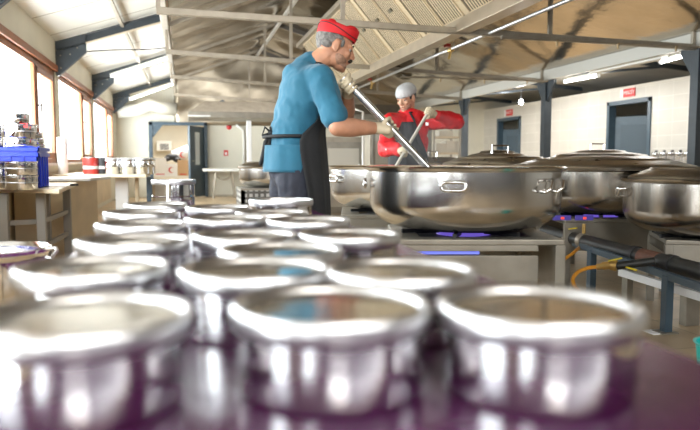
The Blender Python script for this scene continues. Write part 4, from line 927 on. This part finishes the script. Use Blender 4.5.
def head_frame(center, fwd, tilt_side=0):
    x = Vector(fwd).normalized(); z = Vector((0, 0, 1)); y = z.cross(x).normalized(); z = x.cross(y)
    R = Matrix((x, y, z)).transposed()
    if tilt_side: R = R @ Matrix.Rotation(tilt_side, 3, 'X')
    return R, Vector(center)
def head_shape(mb, R, c, s=1.0):
    E = lambda p, r, n=20: mb.ell(c+R @ (Vector(p)*s), [a*s for a in r], R, n)
    C_ = lambda a, ra, b, rb: mb.cone(c+R @ (Vector(a)*s), ra*s, c+R @ (Vector(b)*s), rb*s)
    E((-.012, 0, .03), (.098, .077, .093)); E((.03, 0, -.02), (.062, .062, .085)); E((.02, 0, -.055), (.058, .060, .05))
    E((.052, 0, -.088), (.036, .040, .028)); C_((.072, 0, -.102), .017, (.072, 0, -.095), .018)
    C_((.088, 0, .012), .009, (.108, 0, -.026), .013); E((.100, .012, -.032), (.012, .009, .008)); E((.100, -.012, -.032), (.012, .009, .008))
    for sg in (-1, 1):
        E((.076, sg*.030, .020), (.016, .026, .009)); E((.066, sg*.042, -.022), (.022, .018, .018))
        E((-.002, sg*.077, -.005), (.020, .010, .033)); E((.0, sg*.082, .012), (.016, .009, .016)); E((.004, sg*.078, -.028), (.010, .008, .012))
    E((.086, 0, -.056), (.012, .024, .006)); E((.084, 0, -.066), (.012, .020, .007))
def face_bits(parent, R, c, s=1.0, moustache=True, hairless=False):
    for sg in (-1, 1):
        e = MB().ell(c+R @ (Vector((.074, sg*.031, .004))*s), (.0115*s,)*3).build('eye', M_eye, parent, smooth=True)
        MB().ell(c+R @ (Vector((.0825, sg*.031, .002))*s), (.0052*s,)*3).build('iris', M_iris, e, smooth=True)
        MB().ell(c+R @ (Vector((.079, sg*.031, .012))*s), (.013*s, .016*s, .006*s), R).build('eyelid', M_skin, e, smooth=True)
        MB().ell(c+R @ (Vector((.089, sg*.030, .026))*s), (.006*s, .022*s, .0045*s), R).build('eyebrow', M_mous, parent, smooth=True)
    MB().ell(c+R @ (Vector((.097, 0, -.060))*s), (.006*s, .018*s, .003*s), R).build('lips', mat('lip', (.35, .12, .09), .5), parent, smooth=True)
    if moustache:
        m_ = MB(); 
        for sg in (-1, 1): m_.cone(c+R @ (Vector((.103, sg*.004, -.045))*s), .009*s, c+R @ (Vector((.090, sg*.030, -.056))*s), .005*s)
        m_.build('moustache', M_mous, parent, smooth=True)
def hand(mb, c, axis, u, wrist, R_, flip=1, hs=1.0):
    """closed hand round a bar: palm on the side u, four curled fingers and a thumb"""
    a = Vector(axis).normalized(); u = Vector(u); u = (u-a*u.dot(a)).normalized(); v = a.cross(u)*flip
    Q = Matrix((a, v, u)).transposed(); c = Vector(c)
    mb.ell(c+u*(R_+.016)-v*.008, (.043*hs, .040*hs, .017*hs), Q, 16, 10)
    mb.cone(Vector(wrist), .030*hs, c+u*(R_+.018)-v*.03, .024*hs)
    for i, (off, ln, rr) in enumerate(((-.032, 205, .0092), (-.011, 225, .0098), (.011, 215, .0094), (.031, 190, .0082))):
        prev = None; rad = R_+rr*.9
        for k in range(7):
            th = radians(10+ln*k/6); lift = .012*(1-k/6); p = c+a*off*hs+(u*cos(th)+v*sin(th))*(rad+lift)
            if prev is not None: mb.cone(prev, rr*hs*(1-.03*k), p, rr*hs*(1-.03*(k+1)), 10, 3)
            prev = p
    pv = [c+a*-.035*hs+u*(R_+.012)-v*.022, c+a*-.040*hs+u*R_*.3-v*(R_+.017), c+a*-.034*hs-u*(R_*.9+.004)-v*(R_+.004), c+a*-.024*hs-u*(R_+.012)+v*.006]
    for k in range(3): mb.cone(pv[k], .0125*hs-.001*k, pv[k+1], .0115*hs-.001*k, 10, 3)
def shell(spine, ang0, ang1, fwd, n=28, th=.006):
    """cloth wrapped round a body: spine = [(centre, r_front, r_side)], angles about the facing direction"""
    f = Vector(fwd); f.z = 0; f.normalize(); l = Vector((0, 0, 1)).cross(f); vs = []
    for i, (c, rf, rs, a0, a1) in enumerate(spine):
        for k in range(n+1):
            a = radians(a0+(a1-a0)*k/n); wv = 1+.018*sin(k*1.1+i*.3)+.012*sin(k*2.3)
            vs.append(Vector(c)+f*cos(a)*rf*wv+l*sin(a)*rs*wv)
    m = n+1; return MB().add(vs, [(i*m+k, i*m+k+1, (i+1)*m+k+1, (i+1)*m+k) for i in range(len(spine)-1) for k in range(n)])

# --- the cook in the blue shirt
d1 = 3.64
man = root('person', (at(291, 170, d1).x, at(291, 170, d1).y, 0), 'man in a teal blue shirt, black apron and red cap, stirring with a long pole', 'person')
fdir = (RT*.95+Vector((FW.x, FW.y, 0))*.30).normalized()
ldir = Vector((0, 0, 1)).cross(fdir)       # his left, away from the camera
pel = at(292, 168, d1); wai = at(292, 138, d1); che = at(302, 98, d1); nb_ = at(313, 66, d1); hc = at(335, 47, d1-.02)
pole_r = .020
pA, pB = at(343, 78, 3.5), at(438, 178.5, 3.58); pdir = (pB-pA).normalized()
hR = at(389, 129, 3.5); hR = pA+pdir*((hR-pA).dot(pdir)); hL = at(351, 83, 3.5); hL = pA+pdir*((hL-pA).dot(pdir))
shR = che+Vector((0, 0, .085))-ldir*.165+fdir*.06; shL = che+Vector((0, 0, .085))+ldir*.165+fdir*.06
elR = at(338, 127, 3.42); wrR = hR+(elR-hR).normalized()*.085+Vector((0, 0, -.004))
elL = at(345, 118, 3.76); wrL = hL+(elL-hL).normalized()*.08
hfw = (RT*.92+Vector((FW.x, FW.y, 0))*.16+Vector((0, 0, -.29))).normalized(); HR, HC = head_frame(hc, hfw)
Bt = Matrix((fdir, ldir, Vector((0, 0, 1)))).transposed()
knR = at(298, 260, 3.56); knL = at(288, 260, 3.76); ftR = Vector((knR.x-fdir.x*.02, knR.y-fdir.y*.02, .09)); ftL = Vector((knL.x-.03, knL.y, .09))
hipR = pel-ldir*.09; hipL = pel+ldir*.09
b = MB(); head_shape(b, HR, HC, 1.0)
b.cone(HC+HR @ Vector((-.025, 0, -.05)), .056, nb_+Vector((0, 0, .0)), .062); b.cone(nb_, .062, che, .12)
b.ell(che, (.105, .165, .17), Bt); b.ell(wai, (.10, .145, .15), Bt); b.ell(pel, (.105, .155, .12), Bt)
for s_, e_, w_, h_ in ((shR, elR, wrR, hR), (shL, elL, wrL, hL)):
    b.cone(che+Vector((0, 0, .07)), .09, s_, .062); b.cone(s_, .060, e_, .046); b.cone(e_, .048, e_.lerp(w_, .35), .050); b.cone(e_.lerp(w_, .35), .050, w_, .031)
for h_, k_, f_ in ((hipR, knR, ftR), (hipL, knL, ftL)): b.cone(h_, .085, k_, .055); b.cone(k_, .055, f_, .038); b.cone(f_-Vector((0, 0, .04)), .04, f_+fdir*.15-Vector((0, 0, .055)), .03)
for (c_, w_, u_) in ((hR, wrR, wrR-hR), (hL, wrL, wrL-hL)): b.ell(c_+(w_-c_).normalized()*(pole_r+.016), (.02, .02, .02)); b.cone(w_, .026, c_+(w_-c_).normalized()*(pole_r+.014), .016)
b.build('body', M_skin, man, smooth=True, mods=RM(.0055, 2))
face_bits(man, HR, HC)
MB().ell(HC+HR @ Vector((.030, 0, -.052)), (.054, .0635, .050), HR).ell(HC+HR @ Vector((.056, 0, -.084)), (.034, .040, .026), HR).build('stubble', mat('grey_stubble_skin', (.36, .20, .13), .6, noise_s=90, noise_a=.3), man, smooth=True, mods=RM(.004, 1))
# gloves
for (c_, w_, nm_, fl_) in ((hR, wrR, 'glove', 1), (hL, wrL, 'glove', -1)):
    g = MB(); hand(g, c_, pdir, w_-c_, w_.lerp(c_, .1), pole_r, fl_, 1.06); g.cone(w_, .032, w_.lerp(c_, .4), .030)
    g.build(nm_, M_glove, man, smooth=True, mods=RM(.004, 1))
# shirt
s = MB(); s.ell(che+Vector((0, 0, .01)), (.122, .185, .19), Bt); s.ell(che.lerp(wai, .5), (.122, .172, .18), Bt); s.ell(wai, (.125, .168, .15), Bt)
s.cone(che+Vector((0, 0, .10)), .11, nb_+Vector((0, 0, .005)), .072)
pl_ = pel+Vector((0, 0, .06)); s.ell(pl_, (.128, .172, .10), Bt)
for s_, e_ in ((shR, elR), (shL, elL)): s.cone(che+Vector((0, 0, .06)), .10, s_, .076); s.cone(s_, .076, s_.lerp(e_, .55), .07); s.cone(s_.lerp(e_, .55), .07, s_.lerp(e_, .80), .072)
s.build('shirt', M_shirt, man, smooth=True, mods=CF(.008, 3, .03))
# hem band: loose lower shirt
hm = []
for (z, rf, rs) in ((.12, .142, .185), (.06, .146, .19), (.0, .148, .193), (-.02, .147, .192)): hm.append((pel+Vector((0, 0, z)), rf, rs, 0, 360))
shell(hm, 0, 360, fdir, 48).build('shirt_hem', M_shirt, man, smooth=True, mods=[('SOLIDIFY', dict(thickness=.004))])
# trousers
t = MB(); t.ell(pel, (.125, .168, .13), Bt)
for h_, k_, f_ in ((hipR, knR, ftR), (hipL, knL, ftL)): t.cone(h_, .108, k_, .082); t.cone(k_, .082, f_+Vector((0, 0, .02)), .07)
t.build('trousers', M_trous, man, smooth=True, mods=CF(.010, 3, .03))
for f_ in (ftR, ftL):
    sh = MB(); q = f_.copy(); q.z = .05; sh.cone(q-fdir*.06, .048, q+fdir*.14-Vector((0, 0, .01)), .038); sh.cone(q, .05, q+Vector((0, 0, .05)), .045)
    sh.build('shoe', M_black, man, smooth=True, mods=RM(.008, 2))
# apron: bib and skirt wrapped over the front
ap = []
for (c_, z, rf, rs, a0, a1) in ((che, .12, .11, .12, -38, 38), (che, .0, .150, .185, -36, 36), (wai, .055, .155, .19, -66, 66), (wai, .02, .16, .198, -96, 96), (wai, -.06, .165, .20, -98, 98), (pel, -.02, .178, .212, -90, 90), (pel, -.2, .188, .217, -80, 80), (pel, -.42, .185, .215, -80, 80), (pel, -.6, .19, .215, -78, 78)):
    ap.append((c_+Vector((0, 0, z))+(fdir*.012), rf, rs, a0, a1))
shell(ap, 0, 0, fdir, 32).build('apron', M_apron, man, smooth=True, mods=[('SOLIDIFY', dict(thickness=.005)), ('SUBSURF', dict(levels=1, render_levels=1))])
st_ = []
for k in range(25):
    a = radians(-84-(192)*k/24); st_.append(wai+Vector((0, 0, .005))+fdir*cos(a)*.150+ldir*sin(a)*.186)
MB().tube(st_, .009, 8).build('apron_tie', M_apron, man, smooth=True)
kp = at(277, 133, 3.60)-fdir*.03
kb = MB(); kb.ell(kp, (.02, .022, .016)); 
for sg in (-1, 1): kb.tube([kp, kp+Vector((0, 0, .03))-RT*.014*sg-fdir*.02, kp+Vector((0, 0, -.012))-RT*.028*sg-fdir*.02, kp], .007, 8)
kb.tube([kp, kp-RT*.03-Vector((0, 0, .05)), kp-RT*.045-Vector((0, 0, .12)), kp-Vector((0, 0, .17))-RT*.06], [.011, .014, .013, .010], 8); kb.tube([kp, kp-RT*.012-Vector((0, 0, .06)), kp-RT*.015-Vector((0, 0, .14))], [.011, .013, .009], 8)
kb.build('tie_bow', M_apron, man, smooth=True)
ns = [che+Vector((0, 0, .15))+fdir*.13+ldir*.07, nb_+ldir*.075+fdir*.03, nb_-fdir*.07+Vector((0, 0, .025)), nb_-ldir*.08+fdir*.02, che+Vector((0, 0, .15))+fdir*.13-ldir*.07]
MB().tube(ns, .010, 8).build('neck_strap', M_apron, man, smooth=True, mods=[])
# pocket tag
q_ = pel-ldir*.115+Vector((0, 0, -.045))+fdir*.02
# hair and cap
h = MB(); h.ell(HC+HR @ Vector((-.02, 0, .035)), (.096, .0805, .082), HR); hb_ = h.build('hair', M_hair, man, smooth=True)
h2 = MB()
for sg in (-1, 1): h2.ell(HC+HR @ Vector((-.045, sg*.043, .0)), (.040, .034, .028), HR); h2.ell(HC+HR @ Vector((.026, sg*.071, .018)), (.012, .007, .026), HR)
h2.ell(HC+HR @ Vector((-.066, 0, -.004)), (.037, .046, .036), HR); h2.build('hair', M_hair, man, smooth=True, mods=RM(.005, 2))
cp_ = MB(); n = 40; vs = []
prof = ((.080, 1.0, 0), (.083, 1.04, .03), (.080, 1.06, .065))
HRc = HR @ Matrix.Rotation(radians(3), 3, 'Y')
for (rr, sc_, z) in ((0, .99, .052), (0, 1.02, .070), (0, 1.035, .098), (0, 1.0, .109), (0, .78, .104), (0, .4, .098), (0, .02, .098)):
    for k in range(n):
        a = 2*pi*k/n; peak = .018*max(0, cos(a))**3 if sc_ > .9 and z > .09 else 0
        x = cos(a)*.107*sc_-.012; y = sin(a)*.086*sc_; vs.append(HC+HRc @ Vector((x, y, z+peak-.016*(1 if cos(a) < 0 and z < .06 else 0)*abs(cos(a)))))
m_ = 7; cp_.add(vs, [(i*n+k, i*n+(k+1) % n, (i+1)*n+(k+1) % n, (i+1)*n+k) for i in range(m_-1) for k in range(n)])
cap = cp_.build('cap', M_redc, man, smooth='angle', mods=[('SOLIDIFY', dict(thickness=.004)), ('SUBSURF', dict(levels=1, render_levels=1))])
tr = [HC+HRc @ Vector((cos(a)*.107*1.045-.012, sin(a)*.086*1.045, .080+.012*sin(2*a))) for a in [2*pi*k/40 for k in range(40)]]
MB().tube(tr, .0022, 6, True).build('cap_piping', M_black, cap, smooth=True)
MB().ell(HC+HRc @ Vector((-.060, -.02, .108)), (.026, .026, .022), HRc).ell(HC+HRc @ Vector((-.02, .0, .104)), (.05, .045, .018), HRc).ell(HC+HRc @ Vector((.055, -.01, .110)), (.040, .04, .026), HRc).build('cap_crown', M_redc, cap, smooth=True, mods=RM(.005, 2))
# stirring pole
po = root('stirring_pole', pB, 'thick silver stirring pole held by the man in blue, reaching into the open cauldron', 'pole')
MB().tube([pA, pB], pole_r, 20).build('shaft', mat('aluminium_pole', (.72, .73, .75), .25, .9), po, smooth='angle')
MB().tube([pA, pA+pdir*.05], pole_r+.002, 20).build('grip', M_band, po, smooth='angle')
pe = pB+pdir*.02; MB().prism([pB-RT*.06-Vector((0, 0, .0)), pB+RT*.06, pB+RT*.07+pdir*.16, pB-RT*.05+pdir*.16], FW*.008).build('paddle_blade', M_band, po)

# --- the cook in the red jacket
d2 = 6.3
m2_ = root('person', (at(411, 200, d2).x, at(411, 200, d2).y, 0), 'man in a red jacket, black apron and white hair net, stirring behind the cauldrons', 'person')
f2 = (-Vector((FW.x, FW.y, 0))*.86-RT*.5).normalized(); l2 = Vector((0, 0, 1)).cross(f2)  # his left = image right
pel2 = at(411, 178, d2+.05); wai2 = at(411, 152, d2+.02); che2 = at(409, 130, d2); nb2 = at(408, 113.5, d2-.02); hc2 = at(406.5, 98.5, d2-.06)
qA, qB = at(429, 111, 5.93), at(392, 173, 5.55); qd = (qB-qA).normalized(); qr = .017
hU = at(431, 111, 5.93); hU = qA+qd*max(.02, (hU-qA).dot(qd)); hD = at(402, 151, 5.7); hD = qA+qd*((hD-qA).dot(qd))
sL2 = at(427, 121, 6.28); sR2 = at(390, 122, 6.2)
eL2 = at(456, 121, 6.14); wL2 = hU+(eL2-hU).normalized()*.085
eR2 = at(386, 149, 6.05); wR2 = hD+(eR2-hD).normalized()*.085
h2f = (-Vector((FW.x, FW.y, 0))*.72-RT*.55+Vector((0, 0, -.30))).normalized(); HR2, HC2 = head_frame(hc2, h2f)
B2_ = Matrix((f2, l2, Vector((0, 0, 1)))).transposed()
hip2 = [pel2+l2*.09, pel2-l2*.09]; kn2 = [Vector((p.x, p.y, .5)) for p in hip2]; ft2 = [Vector((p.x, p.y, .09)) for p in hip2]
b = MB(); head_shape(b, HR2, HC2, 1.0); b.cone(HC2+HR2 @ Vector((-.025, 0, -.05)), .055, nb2, .062); b.cone(nb2, .062, che2, .12)
b.ell(che2, (.11, .165, .17), B2_); b.ell(wai2, (.10, .145, .16), B2_); b.ell(pel2, (.105, .155, .13), B2_)
for s_, e_, w_, h_ in ((sL2, eL2, wL2, hU), (sR2, eR2, wR2, hD)):
    b.cone(che2+Vector((0, 0, .06)), .09, s_, .06); b.cone(s_, .058, e_, .043); b.cone(e_, .044, w_, .028); b.cone(w_, .026, h_+(w_-h_).normalized()*(qr+.014), .016)
for h_, k_, f_ in zip(hip2, kn2, ft2): b.cone(h_, .085, k_, .055); b.cone(k_, .055, f_, .038)
b.build('body', M_skin2, m2_, smooth=True, mods=RM(.0065, 2))
face_bits(m2_, HR2, HC2, 1.0, False)
MB().ell(HC2+HR2 @ Vector((.035, 0, -.055)), (.048, .0605, .048), HR2).ell(HC2+HR2 @ Vector((.056, 0, -.084)), (.034, .040, .026), HR2).build('stubble', mat('stubble_skin', (.33, .18, .12), .6, noise_s=90, noise_a=.3), m2_, smooth=True, mods=RM(.004, 1))
for (c_, w_, fl_) in ((hU, wL2, 1), (hD, wR2, -1)):
    g = MB(); hand(g, c_, qd, w_-c_, w_.lerp(c_, .1), qr, fl_, 1.08); g.cone(w_, .034, w_.lerp(c_, .4), .030); g.build('glove', M_glove, m2_, smooth=True, mods=RM(.005, 1))
s = MB(); s.ell(che2+Vector((0, 0, .01)), (.135, .19, .19), B2_); s.ell(che2.lerp(wai2, .6), (.13, .175, .2), B2_); s.ell(wai2.lerp(pel2, .5), (.13, .175, .16), B2_)
s.cone(che2+Vector((0, 0, .10)), .10, nb2+Vector((0, 0, -.01)), .078)
for s_, e_, w_ in ((sL2, eL2, wL2), (sR2, eR2, wR2)): s.cone(che2+Vector((0, 0, .05)), .11, s_, .085); s.cone(s_, .085, e_, .075); s.cone(e_, .075, e_.lerp(w_, .85), .052)
s.build('jacket', M_redc, m2_, smooth=True, mods=CF(.009, 3, .045))
cz = [nb2+Vector((0, 0, .012))+f2*cos(a)*.075+l2*sin(a)*.08-Vector((0, 0, .02))*cos(a) for a in [2*pi*k/24 for k in range(24)]]
MB().tube(cz, .018, 8, True).build('collar', M_redc, m2_, smooth=True)
ws = [e for e in (eR2.lerp(wR2, .3), eR2.lerp(wR2, .45))]
MB().tube([ws[0]-f2*-.0+f2*.064, ws[0].lerp(ws[1], .5)+f2*.066-l2*.02, ws[1]+f2*.056+l2*.03], .008, 6).build('sleeve_stripe', M_wht, m2_)
t = MB(); t.ell(pel2-Vector((0, 0, .03)), (.125, .168, .13), B2_)
for h_, k_, f_ in zip(hip2, kn2, ft2): t.cone(h_, .105, k_, .08); t.cone(k_, .08, f_+Vector((0, 0, .02)), .07)
t.build('trousers', M_trous, m2_, smooth=True, mods=RM(.012, 3))
for f_ in ft2:
    sh = MB(); q = f_.copy(); q.z = .05; sh.cone(q-f2*.06, .048, q+f2*.14-Vector((0, 0, .01)), .038); sh.cone(q, .05, q+Vector((0, 0, .05)), .045); sh.build('shoe', M_black, m2_, smooth=True, mods=RM(.01, 2))
ap = []
zc2 = che2.z
for (z, rf, rs, a) in ((zc2+.07, .165, .185, 42), (zc2-.02, .17, .20, 46), (zc2-.14, .17, .205, 58), (wai2.z, .165, .205, 72), (pel2.z+.05, .17, .21, 80), (pel2.z-.2, .185, .215, 82), (pel2.z-.45, .20, .22, 80)):
    ct = che2.lerp(pel2, min(1, max(0, (che2.z-z)/(che2.z-pel2.z)))); ap.append((Vector((ct.x, ct.y, z)), rf, rs, -a, a))
shell(ap, 0, 0, f2, 30).build('apron', M_apron, m2_, smooth=True, mods=[('SOLIDIFY', dict(thickness=.005)), ('SUBSURF', dict(levels=1, render_levels=1))])
for sg in (-1, 1):
    a = radians(40)*sg; p = Vector((che2.x, che2.y, zc2+.065))+f2*cos(a)*.166+l2*sin(a)*.187
    MB().tube([p, p.lerp(nb2, .5)+Vector((0, 0, .045))+f2*.035, nb2+l2*sg*.085+Vector((0, 0, .0))], .010, 8).build('apron_strap', M_apron, m2_, smooth=True)
MB().box((-.014, -.001, -.014), (.014, .001, .014), Matrix((l2, f2, Vector((0, 0, 1)))).transposed(), at(427, 124, 6.06)).build('jacket_logo', M_wht, m2_)
h = MB(); h.ell(HC2+HR2 @ Vector((-.018, 0, .028)), (.100, .080, .088), HR2); h.build('hair', mat('dark_hair', (.03, .025, .022), .6, noise_s=60, noise_a=.4), m2_, smooth=True)
def net_mat():
    m = mat('white_hair_net', (.80, .82, .83), .6, bump=.8, bump_s=60); b = m.node_tree.nodes['Principled BSDF']; b.inputs['Alpha'].default_value = .5; return m
hn_ = MB(); vs = []; n = 44; HN = HR2 @ Matrix.Rotation(radians(10), 3, 'Y')
for i in range(9):
    t_ = i/8; zz_ = .048+.088*sin(t_*pi/2); rr = cos(t_*pi/2)**.6 if i < 8 else .01
    for k in range(n):
        a = 2*pi*k/n; pf = 1+.03*sin(k*2.7)*(1-t_)+(.025 if 0 < i < 6 else 0); vs.append(HC2+HN @ Vector((cos(a)*.110*rr*pf-.020, sin(a)*.092*rr*pf, zz_*1.06-.014)))
hn_.add(vs, [(i*n+k, i*n+(k+1) % n, (i+1)*n+(k+1) % n, (i+1)*n+k) for i in range(8) for k in range(n)])
hn_.build('hair_net', net_mat(), m2_, smooth=True, mods=[('SOLIDIFY', dict(thickness=.002))])
q2 = root('stirring_pole', qB, 'slim pale stirring pole held by the man in red', 'pole')
MB().tube([qA, qB], qr*.8, 16).build('shaft', mat('pale_wood_pole', (.70, .64, .55), .45), q2, smooth='angle')
MB().prism([qB-RT*.05, qB+RT*.05, qB+RT*.05+qd*.12, qB-RT*.05+qd*.12], FW*.01).build('paddle_blade', MAT['pale_wood_pole'], q2)

# steam over the cauldrons
def steam_mat():
    m = bpy.data.materials.new('steam'); m.use_nodes = True; nt = m.node_tree; N = nt.nodes; L = nt.links; N.remove(N['Principled BSDF'])
    v = N.new('ShaderNodeVolumeScatter'); v.inputs['Color'].default_value = (1, 1, 1, 1); v.inputs['Anisotropy'].default_value = .2
    tc = N.new('ShaderNodeTexCoord'); n = N.new('ShaderNodeTexNoise'); n.inputs['Scale'].default_value = 3.2; n.inputs['Detail'].default_value = 3
    L.new(tc.outputs['Object'], n.inputs['Vector']); r = N.new('ShaderNodeMapRange'); r.inputs[1].default_value = .42; r.inputs[2].default_value = .75; r.inputs[3].default_value = 0; r.inputs[4].default_value = .7
    L.new(n.outputs[0], r.inputs[0]); L.new(r.outputs[0], v.inputs['Density']); L.new(v.outputs[0], N['Material Output'].inputs['Volume']); return m
p = at(420, 150, 5.0)
MB().ell((p.x, p.y, 1.16), (.42, .35, .22)).build('steam', steam_mat(), smooth=True, tagv=('thin white steam rising in front of the man in red', 'steam', None, 'stuff'))
